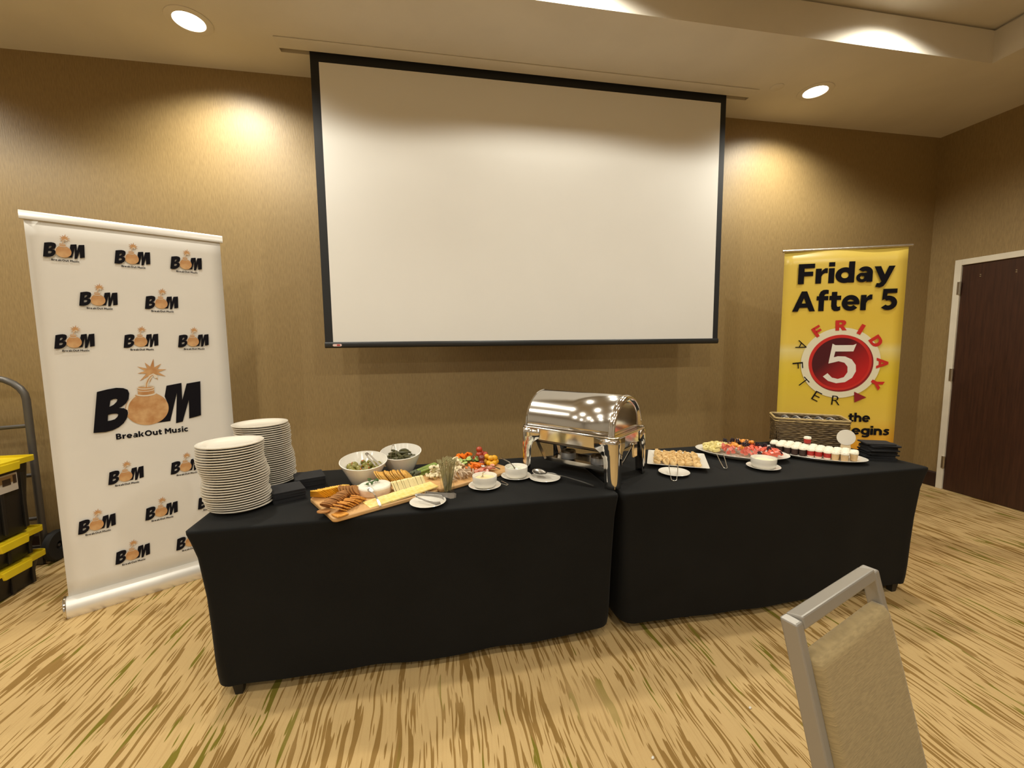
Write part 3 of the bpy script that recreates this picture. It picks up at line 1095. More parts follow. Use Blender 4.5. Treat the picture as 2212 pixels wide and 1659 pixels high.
MB().flat([arc(0, 0, 0.192, 0, 360, 64)[:-1]], 0).build('disc', M['reddisc'], em, (CX, YF - 0.0012, CZ), smooth=False)
# numeral five: flag, stem, bowl with a tapering tail
fv = []
fv += [(-0.060, 0.148), (-0.045, 0.134), (0.075, 0.134), (0.098, 0.148), (0.082, 0.090), (-0.040, 0.090), (-0.050, 0.040)]
outer = [(-0.020, 0.052), (0.030, 0.050), (0.075, 0.028), (0.104, -0.015), (0.108, -0.062), (0.086, -0.112), (0.040, -0.146), (-0.020, -0.155), (-0.075, -0.138), (-0.112, -0.104)]
inner = [(-0.082, -0.078), (-0.050, -0.112), (-0.010, -0.122), (0.030, -0.108), (0.052, -0.070), (0.050, -0.028), (0.028, 0.002), (-0.012, 0.014), (-0.048, 0.004), (-0.078, -0.006)]
five = [(-0.060, 0.148), (-0.040, 0.136), (0.078, 0.136), (0.100, 0.146), (0.082, 0.088), (-0.038, 0.088), (-0.046, 0.044)] + outer + inner
five[-1] = (-0.080, -0.004)
MB().flat([[(CX + x, CZ + z) for x, z in five]], YF - 0.0020).build('numeral', M['whiteink'], em, smooth=False)


def ring_letter(ch, ang, rad, h, w, m, off, name):
    t = heavy(ch, -w / 2, w / 2, -h / 2, h, 0)
    a = R(90 - ang)
    cc, ss = cos(R(-ang)), sin(R(-ang))
    px, pz = CX + rad * cos(a), CZ + rad * sin(a)
    mb = MB()
    mb.add([(px + x * cc - z * ss, YF - 0.0008, pz + x * ss + z * cc) for x, y, z in t.v], t.f)
    mb.build(name, m, em, smooth=False)


for ch, px, pz, w in (('F', 0.268, 1.531, .062), ('R', 0.422, 1.573, .075), ('I', 0.556, 1.540, .028), ('D', 0.660, 1.449, .075), ('A', 0.710, 1.286, .082), ('Y', 0.682, 1.133, .078)):
    ang = math.degrees(atan2(px - CX, pz - CZ))
    ring_letter(ch, ang, hypot(px - CX, pz - CZ), 0.078, w, M['redink'], 0.035, 'ring_letter')
for ch, px, pz, w in (('R', 0.420, 0.999, .058), ('E', 0.287, 1.029, .050), ('T', 0.187, 1.137, .058), ('F', 0.144, 1.268, .048), ('A', 0.163, 1.422, .066)):
    ang = math.degrees(atan2(px - CX, pz - CZ))
    if ch in 'RE' and pz < 1.06:
        # lower letters stand upright with the foot away from the disc
        t = text_mesh(ch, -w / 2, w / 2, -0.036, 0.072, off=-0.012, y=0)
        tl = R(-4 if ch == 'R' else -28)
        mb = MB()
        mb.add([(px + x * cos(tl) - z * sin(tl), YF - 0.0008, pz + x * sin(tl) + z * cos(tl)) for x, y, z in t.v], t.f)
        mb.build('ring_letter', M['ink'], em, smooth=False)
    else:
        t = text_mesh(ch, -w / 2, w / 2, -0.036, 0.072, off=-0.012, y=0)
        tl = R({'T': -48, 'F': -84, 'A': -112}[ch])
        mb = MB()
        mb.add([(px + x * cos(tl) - z * sin(tl), YF - 0.0008, pz + x * sin(tl) + z * cos(tl)) for x, y, z in t.v], t.f)
        mb.build('ring_letter', M['ink'], em, smooth=False)
MB().flat([[(0.538, 1.068), (0.545, 0.985), (0.622, 1.026)]], YF - 0.0008).build('ring_arrow', M['darkred'], em, smooth=False)

# ------------------------------------------------------------------ buffet tables and cloths
TROT = R(0.95)


def table_at(cx, cy, hx, hy, tlabel, clabel, seed, outer):
    t = thing('folding_table', tlabel, 'table', (cx, cy, 0), TROT, 'rectangular buffet tables')
    MB().prism(rrect(hx - 0.03, hy - 0.03, 0.02), 0.70, T - 0.004).build('tabletop', M['blackleg'], t, smooth=False)
    for sx in (-1, 1):
        for sy in (-1, 1):
            lx, ly = sx * (hx - (0.135 if sx == outer else 0.42)), sy * (hy - 0.055 - (0 if sx == outer else 0.05))
            lm = MB()
            lm.tube([(lx, ly, 0.05), (lx, ly, 0.71)], 0.016, 10)
            lm.hexa([(lx - .022, ly - .022, .06), (lx - .014, ly - .014, 0), (lx - .022, ly + .022, .06), (lx - .014, ly + .014, 0),
                     (lx + .022, ly - .022, .06), (lx + .014, ly - .014, 0), (lx + .022, ly + .022, .06), (lx + .014, ly + .014, 0)])
            lm.build('leg', M['blackleg'], t)
    # fitted cloth: rings of a rounded rectangle from the top edge to the hem
    rnd = random.Random(seed)
    ph = [rnd.uniform(0, 6.28) for _ in range(8)]
    levels = [(T, 0.006, 0.022), (T - 0.003, 0.001, 0.022), (T - 0.014, 0.0, 0.02), (T - 0.05, 0.004, 0.022), (T - 0.12, 0.010, 0.028), (0.45, 0.015, 0.035), (0.30, 0.017, 0.045), (0.17, 0.017, 0.055), (0.10, 0.017, 0.065), (0.06, 0.018, 0.075)]
    nseg = 160
    rings = []
    vs, fs = [], []

    def ringpts(a, b, r):
        per = [2 * (a - r), 2 * (b - r)]
        loop = []
        # uniform sampling of the rounded rectangle
        segs = [('l', (-(a - r), -b), (a - r, -b)), ('c', (a - r, -(b - r)), -90), ('l', (a, -(b - r)), (a, b - r)), ('c', (a - r, b - r), 0),
                ('l', (a - r, b), (-(a - r), b)), ('c', (-(a - r), b - r), 90), ('l', (-a, b - r), (-a, -(b - r))), ('c', (-(a - r), -(b - r)), 180)]
        cnt = [44, 8, 20, 8, 44, 8, 20, 8]
        for s, c in zip(segs, cnt):
            for i in range(c):
                u = i / c
                if s[0] == 'l':
                    loop.append((s[1][0] + (s[2][0] - s[1][0]) * u, s[1][1] + (s[2][1] - s[1][1]) * u))
                else:
                    an = R(s[2] + 90 * u)
                    loop.append((s[1][0] + r * cos(an), s[1][1] + r * sin(an)))
        return loop
    n = 160
    for li, (z, ins, r) in enumerate(levels):
        pts = ringpts(hx - ins, hy - ins, r)
        g = max(0.0, (T - z) / T)
        for i, (x, y) in enumerate(pts):
            w = 0.004 * g * (sin(11 * x + ph[0]) + 0.6 * sin(23 * x + ph[1]) + 0.7 * sin(17 * y + ph[2]))
            L_ = hypot(x, y)
            dz = 0.0
            if li == len(levels) - 1:
                dz = 0.004 * sin(5 * x + ph[3]) + 0.003 * sin(13 * x + ph[4]) - 0.012 * (1 - abs(x) / hx)
            if abs(x) > hx - 0.12 and x * outer > 0:
                x -= outer * 0.030 * min(1.0, (T - z) / 0.22) ** 0.7
            if abs(y) > hy - 0.1:
                y += w * (1 if y > 0 else -1)
            else:
                x += w * (1 if x > 0 else -1)
            vs.append((x, y, z + dz))
    for l in range(len(levels) - 1):
        for i in range(n):
            j = (i + 1) % n
            fs.append((l * n + i, (l + 1) * n + i, (l + 1) * n + j, l * n + j))
    # top: inner ring then ngon
    k = len(vs)
    for i in range(n):
        x, y, z = vs[i]
        vs.append((x * 0.985, y * 0.97, T))
    for i in range(n):
        j = (i + 1) % n
        fs.append((k + i, i, j, k + j))
    fs.append(tuple(range(k, k + n)))
    c = MB().add(vs, fs).build('tablecloth', M['blackcloth'], None, (cx, cy, 0), (0, 0, TROT), angle=75)
    tag(c, clabel, 'tablecloth', 'black fitted tablecloths')


table_at(-0.075, 2.180, 0.918, 0.372, 'folding table under the cloth with the plate stacks', 'black fitted tablecloth on the table with the plates and cheese board', 3, -1)
table_at(1.795, 2.211, 0.932, 0.372, 'folding table under the cloth with the fruit and desserts', 'black fitted tablecloth on the table with the fruit and dessert platters', 5, 1)

# ------------------------------------------------------------------ stacks of plates
PR = 0.130
pp = [(0, 0.004), (0.080, 0.004), (0.082, 0.0), (0.086, 0.0), (0.090, 0.005), (0.108, 0.0125), (PR - 0.004, 0.0165), (PR - 0.001, 0.0175), (PR, 0.020), (PR - 0.001, 0.0222), (PR - 0.004, 0.0225), (0.108, 0.0178), (0.092, 0.0115), (0.086, 0.0092), (0, 0.0088)]
plate_me = MB().lathe(pp, 40).mesh('dinner_plate', M['plate'], angle=50)


def stack(cx, cy, n, pitch, where, lean, seed):
    rnd = random.Random(seed)
    for i in range(n):
        s = i / n
        ox = lean[0] * s + 0.0035 * sin(i * 0.45 + seed) + rnd.uniform(-.0025, .0025)
        oy = lean[1] * s + 0.004 * cos(i * 0.5) + rnd.uniform(-.0025, .0025)
        o = place(plate_me, 'dinner_plate', None, (cx + ox, cy + oy, T + 0.0005 + i * pitch), (0, 0, rnd.uniform(0, 6)))
        if i == n - 1:
            tag(o, 'topmost cream dinner plate of the %s' % where, 'plate', 'plates in the %s' % where)
        elif i == 0:
            tag(o, 'bottom cream dinner plate of the %s, touching the cloth' % where, 'plate', 'plates in the %s' % where)
        else:
            tag(o, 'cream dinner plate, %s from the top of the %s' % (ORD[n - 1 - i], where), 'plate', 'plates in the %s' % where)


stack(-0.878, 2.035, 27, 0.0107, 'front plate stack at the table corner', (-0.026, -0.004), 2)
stack(-0.872, 2.375, 29, 0.0107, 'rear plate stack beside the wall', (-0.030, 0.004), 4)

# ------------------------------------------------------------------ napkins
def napkin_mesh(sx, sy, h):
    return MB().prism(rrect(sx, sy, 0.006, 3), 0, h).mesh('napkin', M['napkin'], smooth=True, angle=50)


nk = napkin_mesh(0.068, 0.068, 0.0055)
nk2 = napkin_mesh(0.076, 0.056, 0.0065)


def napkins(me, cx, cy, n, rz, jit, pitch, label, group, seed, toplabel):
    rnd = random.Random(seed)
    for i in range(n):
        o = place(me, 'folded_napkin', None, (cx + rnd.uniform(-jit, jit), cy + rnd.uniform(-jit, jit), T + 0.0005 + i * pitch),
                  (0, 0, rz + rnd.uniform(-jit, jit) * 12))
        tag(o, toplabel if i == n - 1 else label, 'napkin', group)


napkins(nk, -0.705, 2.110, 9, R(28), 0.0015, 0.0058, 'black folded napkin within the front pile beside the plates', 'napkins in the front pile by the plates', 1, 'top black napkin of the front pile beside the plates')
napkins(nk, -0.655, 2.292, 9, R(22), 0.0015, 0.0058, 'black folded napkin within the rear pile beside the plates', 'napkins in the rear pile by the plates', 2, 'top black napkin of the rear pile beside the plates')
napkins(nk2, 2.640, 2.070, 14, R(-24), 0.011, 0.0070, 'black napkin in the untidy pile at the right table end', 'napkins in the untidy pile at the right table end', 3, 'top black napkin of the untidy pile at the right table end')

# ------------------------------------------------------------------ bowls of olives and pickles
def slant_bowl(name, cx, cy, label, r, rz):
    sl = lambda x, y, z: 0.17 * (y) * max(0.0, (z - 0.02) / 0.10)
    pr = [(0, 0.006), (0.052, 0.004), (0.058, 0.0), (0.064, 0.006), (0.088, 0.055), (r - 0.003, 0.112), (r, 0.120), (r - 0.004, 0.121), (r - 0.008, 0.112), (0.082, 0.058), (0.058, 0.018), (0.04, 0.012), (0, 0.011)]
    o = MB().lathe(pr, 48, tilt=sl).build(name, M['china'], None, (cx, cy, T + 0.001), (0, 0, rz), angle=50)
    return tag(o, label, 'bowl', 'slanted white serving bowls')


BA = (-0.378, 2.262)
BB = (-0.200, 2.410)
slant_bowl('serving_bowl', *BA, 'slanted white bowl of green olives', 0.120, R(8))
slant_bowl('serving_bowl', *BB, 'slanted white bowl of dark green gherkins', 0.114, R(0))
olive_me = MB().ico(0.0125, 2, (1, 1, 1.3)).mesh('olive', M['olive'])
pim_me = MB().ico(0.0045, 1, (1, 1, 0.5), c=(0, 0, 0.0158)).mesh('pimento', M['pimento'])
rnd = random.Random(11)


def pack(n, rmax, r0, seed, tries=4000):
    # non-overlapping spots in a disc
    q = random.Random(seed)
    pts = []
    for _ in range(tries):
        a, d = q.uniform(0, 2 * pi), rmax * sqrt(q.random())
        p = (d * cos(a), d * sin(a))
        if all(hypot(p[0] - s[0], p[1] - s[1]) > r0 for s in pts):
            pts.append(p)
            if len(pts) == n:
                break
    return pts


def olive(p, seed):
    q = random.Random(seed)
    rot = (q.uniform(0.6, 2.2), q.uniform(-1, 1), q.uniform(0, 6))
    o = place(olive_me, 'olive', None, p, rot, (1.16, 1.16, 1.16))
    tag(o, 'green olive stuffed with pimento in the left white bowl', 'olive', 'olives in the bowl')
    place(pim_me, 'pimento', o)


for i, (x, y) in enumerate(pack(9, 0.050, 0.030, 5)):
    olive((BA[0] + x, BA[1] + y, T + 0.034 + 0.0), i)
for i, (x, y) in enumerate(pack(16, 0.068, 0.030, 8)):
    olive((BA[0] + x, BA[1] + y, T + 0.062 + 0.05 * y), 40 + i)
for i, (x, y) in enumerate(pack(20, 0.080, 0.0305, 9)):
    olive((BA[0] + x, BA[1] + y, T + 0.086 + 0.06 * y), 80 + i)


def curved(length, r, bend, n=7, seed=0):
    pts, rr = [], []
    for i in range(n):
        u = i / (n - 1)
        pts.append((length * (u - .5), 0, bend * (1 - (2 * u - 1) ** 2)))
        rr.append(r * (0.35 + 0.65 * sin(pi * min(max(u, .04), .96)) ** 0.5))
    return MB().tube(pts, rr, 8)


pick_me = curved(0.062, 0.0085, 0.006).mesh('gherkin', M['pickle'])
for lay, (n, rm, z) in enumerate(((8, 0.036, 0.032), (12, 0.054, 0.054), (14, 0.066, 0.078), (16, 0.072, 0.097), (6, 0.045, 0.113))):
    for i, (x, y) in enumerate(pack(n, rm, 0.018, 20 + lay)):
        a = rnd.uniform(-0.9, 0.9) + (pi if rnd.random() < .5 else 0)
        o = place(pick_me, 'gherkin', None, (BB[0] + x * 0.8, BB[1] + y * .8, T + z + 0.04 * y), (rnd.uniform(0, 6), rnd.uniform(-.35, .35), a), (rnd.uniform(.8, 1.1),) * 3)
        tag(o, 'small dark green gherkin in the right white bowl', 'gherkin', 'gherkins in the bowl')


# ------------------------------------------------------------------ cutlery
def tongs(label, loc, rz, pitch=0.0, L_=0.15, open_=0.03, m='chrome2', group=None, roll=0.0):
    t = thing('serving_tongs', label, 'tongs', loc, rz, group)
    t.rotation_euler = (roll, pitch, rz)
    for s in (-1, 1):
        path = [(0, 0, 0), (0.006, s * 0.005, 0), (0.02, s * 0.010, 0), (L_ * .5, s * open_ * .42, 0), (L_ * .78, s * open_ * .5, 0), (L_ * .9, s * open_ * .5, 0), (L_, s * open_ * .32, 0)]
        MB().strip(path, [.012, .012, .012, .013, .018, .024, .018], 0.0016, (0, 0, 1)).build('arm', M[m], t, angle=60)
    MB().strip([(0.004, -0.006, 0), (-0.003, -0.003, 0), (-0.0045, 0, 0), (-0.003, 0.003, 0), (0.004, 0.006, 0)], .0125, 0.0018, (0, 0, 1)).build('spring_bend', M[m], t, angle=60)
    return t


def wire_tongs(label, loc, rz, L_=0.12, w=0.030, tilt=0.0):
    p = [(-L_, -w * .9, 0.0), (-L_ * .5, -w * .75, 0.0)] + [(w * .5 * cos(R(a)) , w * .5 * sin(R(a)), 0) for a in range(-90, 91, 15)] + [(-L_ * .5, w * .75, 0.0), (-L_, w * .9, 0.0)]
    o = MB().tube(p, 0.0021, 8).build('wire_tongs', M['steel'], None, loc, (0, tilt, rz))
    return tag(o, label, 'tongs')


def spoon(label, loc, rot, L_=0.16, w=0.02, hl=None, m='chrome2', bl=0.05):
    t = thing('spoon', label, 'spoon', loc)
    t.rotation_euler = rot
    # bowl: shallow half ellipsoid shell at origin, handle runs +X
    mb = MB()
    n, k = 16, 5
    vs = []
    for j in range(k + 1):
        u = j / k
        for i in range(n):
            a = 2 * pi * i / n
            vs.append((bl / 2 * u * cos(a), w * u * sin(a) * (1 - 0.15 * cos(a)), -0.009 * (1 - u * u)))
    fs = []
    for j in range(k):
        for i in range(n):
            i2 = (i + 1) % n
            fs.append((j * n + i, (j + 1) * n + i, (j + 1) * n + i2, j * n + i2))
    ob = mb.add(vs, fs).build('spoon_bowl', M[m], t, angle=80)
    s_ = ob.modifiers.new('thick', 'SOLIDIFY')
    s_.thickness = 0.0012
    MB().strip([(bl / 2 - 0.004, 0, 0.0), (bl / 2 + 0.012, 0, 0.006), (L_ * .5, 0, 0.010), (L_ * .85, 0, 0.006), (L_, 0, 0.003)], [.008, .006, .007, .011, .010], 0.002, (0, 1, 0)).build('handle', M[m], t, angle=70)
    return t


tongs('steel tongs standing in the olive bowl', (BA[0] + 0.013, BA[1] + 0.020, T + 0.150), R(-32), R(38), 0.115, 0.022, roll=R(90))
tongs('steel tongs standing in the gherkin bowl', (BB[0] - 0.040, BB[1] - 0.005, T + 0.160), R(-85), R(62), 0.10, 0.030)

# ------------------------------------------------------------------ boards
CA, SA = 0.857, 0.515
BZ = T + 0.0215


def B(t, l, z=0.0):
    return (-0.394 + CA * t - SA * l, 1.771 + SA * t + CA * l, BZ + z)


def board(t0, t1, l0, l1, label):
    c = B((t0 + t1) / 2, (l0 + l1) / 2)
    mb = MB().prism(rrect((t1 - t0) / 2, (l1 - l0) / 2, 0.022, 6), 0, 0.02)
    o = mb.build('cutting_board', M['wood'], None, (c[0], c[1], T + 0.001), (0, 0, ANG), bevel=0.005, seg=2)
    return tag(o, label, 'cutting board')


board(-0.030, 0.468, 0.0, 0.325, 'pale wooden board carrying the cheeses and crackers')
board(0.474, 0.955, 0.0, 0.325, 'pale wooden board carrying the raw vegetables')


def row(me, name, n, p0, p1, rot, label, cat, group, z0=0.0, jit=0.002, rj=0.05, seed=0, zf=None):
    q = random.Random(seed)
    for i in range(n):
        u = i / max(1, n - 1)
        t = p0[0] + (p1[0] - p0[0]) * u + q.uniform(-jit, jit) * .4
        l = p0[1] + (p1[1] - p0[1]) * u + q.uniform(-jit, jit)
        p = B(t, l, z0 + (zf(u) if zf else 0))
        ax = atan2(p1[1] - p0[1], p1[0] - p0[0]) + ANG
        o = place(me, name, None, p, (rot[0] + q.uniform(-rj, rj), rot[1] + q.uniform(-rj, rj), ax + rot[2] + q.uniform(-rj, rj)))
        tag(o, label, cat, group)


# upright slices: local x = row direction (thin), y = width, z = height; base at z=0
def slice_me(name, m, w, h, th, top=0.6):
    poly = [(-w / 2, 0), (w / 2, 0), (w / 2 * top, h), (-w / 2 * top, h)]
    vs = [(-th / 2, a, b) for a, b in poly] + [(th / 2, a, b) for a, b in poly]
    return MB().add(vs, [(0, 3, 2, 1), (4, 5, 6, 7), (0, 1, 5, 4), (1, 2, 6, 5), (2, 3, 7, 6), (3, 0, 4, 7)]).mesh(name, m, smooth=False)


def disc_me_(name, m, r, th, wav=0.0, n=20, sq=False):
    prof = []
    pts = []
    for i in range(n):
        a = 2 * pi * i / n
        rr = r * (1 + wav * (1 if i % 2 else -1))
        if sq:
            rr = r / max(abs(cos(a)), abs(sin(a))) ** .75 * (1 + wav * (1 if i % 2 else -1))
        pts.append((rr * cos(a), rr * sin(a) + r))
    vs = [(-th / 2, a, b) for a, b in pts] + [(th / 2, a, b) for a, b in pts]
    # y across, z up, standing on its edge
    fs = [(i, (i + 1) % n, n + (i + 1) % n, n + i) for i in range(n)] + [tuple(range(n - 1, -1, -1)), tuple(range(n, 2 * n))]
    return MB().add(vs, fs).mesh(name, m, smooth=False)


row(slice_me('cheddar', M['cheddar'], 0.075, 0.050, 0.0045, 0.45), 'cheddar_slice', 16, (0.000, 0.290), (0.135, 0.275), (0, R(-38), R(48)), 'orange cheddar slice in the row at the board corner', 'cheese slice', 'cheddar slices', 0.004, .002, .03, 1)
row(disc_me_('brown_cracker', M['cracker'], 0.026, 0.0042), 'round_cracker', 17, (-0.005, 0.128), (0.112, 0.222), (0, R(-48), 0), 'round brown cracker in the leaning row on the cheese board', 'cracker', 'brown crackers', 0.003, .002, .05, 2)
row(disc_me_('brown_cracker_b', M['cracker'], 0.026, 0.0042), 'round_cracker', 6, (0.098, 0.215), (0.150, 0.170), (0, R(-35), R(0)), 'round brown cracker in the short cross row beside the brie', 'cracker', 'brown crackers', 0.010, .002, .05, 3)
o = place(disc_me_('brown_cracker_flat', M['cracker'], 0.026, 0.0042), 'round_cracker', None, B(-0.018, 0.108, 0.003), (0, R(-84), ANG + R(35)))
tag(o, 'round brown cracker lying nearly flat at the row end', 'cracker', 'brown crackers')
row(disc_me_('orange_cracker', M['orangecracker'], 0.026, 0.005, 0.035, 24, True), 'crinkle_cracker', 12, (0.030, 0.060), (0.142, 0.128), (0, R(-58), 0), 'orange crinkled cracker in the front row of the cheese board', 'cracker', 'orange crinkled crackers', 0.004, .004, .10, 4)
o = place(disc_me_('orange_cracker_flat', M['orangecracker'], 0.026, 0.005, 0.035, 24, True), 'crinkle_cracker', None, B(0.028, 0.022, 0.003), (0, R(-88), ANG + R(10)))
tag(o, 'orange crinkled cracker lying flat at the board front', 'cracker', 'orange crinkled crackers')
row(disc_me_('golden_cracker', M['goldcracker'], 0.037, 0.0048, 0.02, 28), 'golden_cracker', 20, (0.300, 0.255), (0.440, 0.195), (0, R(-38), 0), 'golden round cracker in the row behind the pale cheese', 'cracker', 'golden crackers', 0.004, .003, .06, 5, lambda u: 0.008 * (1 - u))
row(slice_me('pale_cheese', M['whitecheese'], 0.066, 0.046, 0.0074, 0.30), 'cheese_slice', 20, (0.300, 0.128), (0.455, 0.118), (0, R(-16), R(-12)), 'pale yellow cheese slice in the upright row on the board', 'cheese slice', 'pale cheese slices', 0.002, .002, .04, 6)
stick = slice_me('cheese_stick', M['whitecheese'], 0.010, 0.010, 0.085, 0.9)
for i in range(7):
    o = place(stick, 'cheese_stick', None, B(0.175 + 0.022 * (i % 3), 0.300 - 0.007 * i + 0.010 * (i % 2), 0.001 + 0.0105 * (i // 4)), (0, 0, ANG + R(8 + 4 * (i % 3))))
    tag(o, 'pale cheese stick lying behind the brie wheel', 'cheese stick', 'pale cheese sticks')
jk = MB().box((0, 0, 0.0025), (0.105, 0.082, 0.005)).mesh('jack_slice', M['jack'], smooth=False)
for i in range(6):
    o = place(jk, 'pepper_jack_slice', None, B(0.178 + 0.047 * i, 0.045, 0.0012 + 0.0018 * i), (R(2), R(-4.0), ANG + R(2 * sin(i))))
    tag(o, 'flat speckled yellow cheese slice, %s from left along the board front' % ORD[i], 'cheese slice', 'speckled yellow slices')
# brie
br = thing('brie_wheel', 'white brie wheel topped with parsley sprigs', 'cheese', B(0.222, 0.178), ANG)
RB = 0.076
MB().lathe([(0, 0.0), (RB - 0.004, 0.0), (RB, 0.004), (RB, 0.030)], 48).build('rind_side', M['brieside'], br, angle=60)
MB().lathe([(RB, 0.030), (RB - 0.001, 0.036), (RB - 0.006, 0.0395), (0, 0.040)], 48).build('rind_top', M['brie'], br, angle=60)
leafm = MB()
q = random.Random(5)
for k in range(9):
    a = q.uniform(0, 6.28)
    leafm.ico(0.008, 1, (1, .8, .35), .35, k, (0.013 * cos(a), 0.013 * sin(a), 0.006 + q.uniform(0, 0.012)))
leafm.tube([(0, 0, 0), (0.012, 0.004, 0.008), (0.028, 0.006, 0.010)], 0.0012, 6)
lf = leafm.mesh('parsley', M['herb'])
place(lf, 'parsley_sprig', br, (0.010, 0.018, 0.041), (0, 0, 0.5))
place(lf, 'parsley_sprig', br, (-0.028, -0.010, 0.041), (0, 0, 2.5), (.85, .85, .85))
place(lf, 'parsley_sprig', br, (0.002, 0.055, 0.041), (0, 0, 4.0), (.75, .75, .75))
spoon('steel spoon leaning against the front of the brie', (*B(0.165, 0.088)[:2], BZ + 0.050), (0, R(31), ANG + R(-88)), 0.105, 0.0135, bl=0.036)

# ------------------------------------------------------------------ vegetables on the second board
rnd = random.Random(31)
spear = MB()
spear.tube([(-0.09, 0, 0), (-0.03, 0, .001), (0.05, 0, 0)], [0.0052, 0.0055, 0.005], 8)
spear_me = spear.mesh('asparagus', M['asparagus'])
tip = MB().tube([(0.05, 0, 0), (0.066, 0, 0), (0.080, 0, 0), (0.092, 0, 0)], [0.005, 0.0064, 0.0052, 0.001], 8)
for k in range(8):
    a = k * 2.4
    tip.ico(0.0032, 1, (1.8, 1, 1), 0, k, (0.054 + 0.004 * k, 0.0050 * cos(a), 0.0050 * sin(a)))
tip_me = tip.mesh('asparagus_tip', M['asptip'])
for i in range(16):
    lay, j = divmod(i, 6)
    p = B(0.545 + 0.010 * (j % 2) + rnd.uniform(-.01, .01), 0.255 + 0.0135 * j - 0.03 * lay * 0 + (0.006 if lay % 2 else 0), 0.006 + 0.0098 * lay)
    o = place(spear_me, 'asparagus_spear', None, p, (rnd.uniform(0, 6), R(2), ANG + pi + R(14) + rnd.uniform(-.04, .04)))
    tag(o, 'green asparagus spear in the bundle behind the vegetables', 'asparagus', 'asparagus spears')
    place(tip_me, 'tip', o)


def floret(seed):
    q = random.Random(seed)
    c = MB()
    for k in range(11):
        a, d = q.uniform(0, 6.28), 0.016 * sqrt(q.random())
        c.ico(q.uniform(.0065, .0095), 1, (1, 1, .9), .15, seed * 20 + k, (d * cos(a), d * sin(a), 0.020 + 0.007 * (1 - d / .016)))
    s = MB().lathe([(0, 0), (0.006, 0.001), (0.007, 0.008), (0.013, 0.02)], 10)
    return c.mesh('floret', M['cauli']), s.mesh('stem', M['caulistem'])


flo = [floret(k) for k in range(3)]


def cauli(t, l, z, s=1.0):
    a = flo[rnd.randrange(3)]
    o = place(a[0], 'cauliflower_floret', None, B(t, l, z), (rnd.uniform(-.5, .5), rnd.uniform(-.5, .5), rnd.uniform(0, 6)), (s, s, s))
    tag(o, 'cream cauliflower floret among the vegetables', 'cauliflower', 'cauliflower florets')
    place(a[1], 'stem', o)


for t, l, z in ((0.520, 0.190, 0), (0.535, 0.150, 0), (0.560, 0.205, 0.0), (0.560, 0.165, 0.004), (0.590, 0.150, 0), (0.600, 0.190, 0.004), (0.585, 0.175, 0.028), (0.545, 0.178, 0.030),
                (0.640, 0.205, 0), (0.660, 0.165, 0), (0.690, 0.215, 0), (0.700, 0.175, 0), (0.730, 0.205, 0), (0.670, 0.195, 0.030), (0.705, 0.200, 0.032), (0.735, 0.240, 0.012), (0.645, 0.235, 0.005), (0.690, 0.235, 0.028), (0.720, 0.225, 0.040)):
    cauli(t, l, z, rnd.uniform(.95, 1.2))
stickc = MB().tube([(-0.043, 0, 0), (-0.02, 0, 0), (0.043, 0, 0)], [0.0082, 0.0088, 0.0062], 6).mesh('carrot_stick', M['carrot'], smooth=False)


def put(me, name, t, l, z, rot, s, label, cat, group):
    o = place(me, name, None, B(t, l, z), rot, (s, s, s))
    return tag(o, label, cat, group)


for i in range(18):
    j, lay = i % 6, i // 6
    put(stickc, 'carrot_stick', 0.755 + 0.022 * j + rnd.uniform(-.008, .008), 0.290 + 0.004 * j, 0.010 + 0.017 * lay, (rnd.uniform(0, 6), rnd.uniform(-.15, .15), ANG + R(60) + rnd.uniform(-.5, .5)), 1.0, 'orange carrot stick in the rear pile of the vegetable board', 'carrot', 'carrot sticks at the back')
for i in range(16):
    j, lay = i % 6, i // 6
    put(stickc, 'carrot_stick', 0.735 + 0.018 * j + rnd.uniform(-.006, .006), 0.115 + 0.006 * j + rnd.uniform(-.01, .01), 0.010 + 0.014 * lay, (rnd.uniform(0, 6), rnd.uniform(-.2, .2), ANG + R(80) + rnd.uniform(-.7, .7)), 0.85, 'orange carrot stick in the front pile of the vegetable board', 'carrot', 'carrot sticks at the front')
ck = MB().lathe([(0, 0), (0.0145, 0.0), (0.0145, 0.006), (0, 0.006)], 16).mesh('cucumber', M['cuke'])
cks = MB().lathe([(0.0147, -0.0002), (0.0157, 0.0), (0.0157, 0.006), (0.0147, 0.0062), (0.0147, -0.0002)], 16).mesh('skin', M['cukeskin'])
for i, (x, y) in enumerate(pack(13, 0.05, 0.021, 44)):
    lay = i % 3
    o = put(ck, 'cucumber_slice', 0.805 + x * 1.3, 0.222 + y * .62, 0.010 + 0.012 * lay + 0.006, (rnd.uniform(-.9, .9), rnd.uniform(-.9, .9), rnd.uniform(0, 6)), 1.0, 'green cucumber slice between the carrots and tomatoes', 'cucumber', 'cucumber slices')
    place(cks, 'skin', o)
tom = MB().ico(0.0165, 2, (1, 1, .97)).mesh('tomato', M['tomato'])
tomd = MB().ico(0.0165, 2, (1, 1, 1.05)).mesh('tomato_dark', M['darktomato'])
tomy = MB().ico(0.0145, 2, (1, 1, 1.2)).mesh('tomato_yellow', M['ytomato'])
for t, l, z in ((0.845, 0.235, 0), (0.880, 0.225, 0), (0.862, 0.262, 0), (0.905, 0.250, 0), (0.866, 0.235, .028), (0.892, 0.246, .028), (0.862, 0.205, 0.0), (0.872, 0.240, .054), (0.895, 0.215, .026)):
    put(tom, 'cherry_tomato', t + 0.022, l + 0.004, z * 1.08 + 0.0185, (0, 0, 0), 1.16, 'red cherry tomato in the heap on the vegetable board', 'tomato', 'red cherry tomatoes')
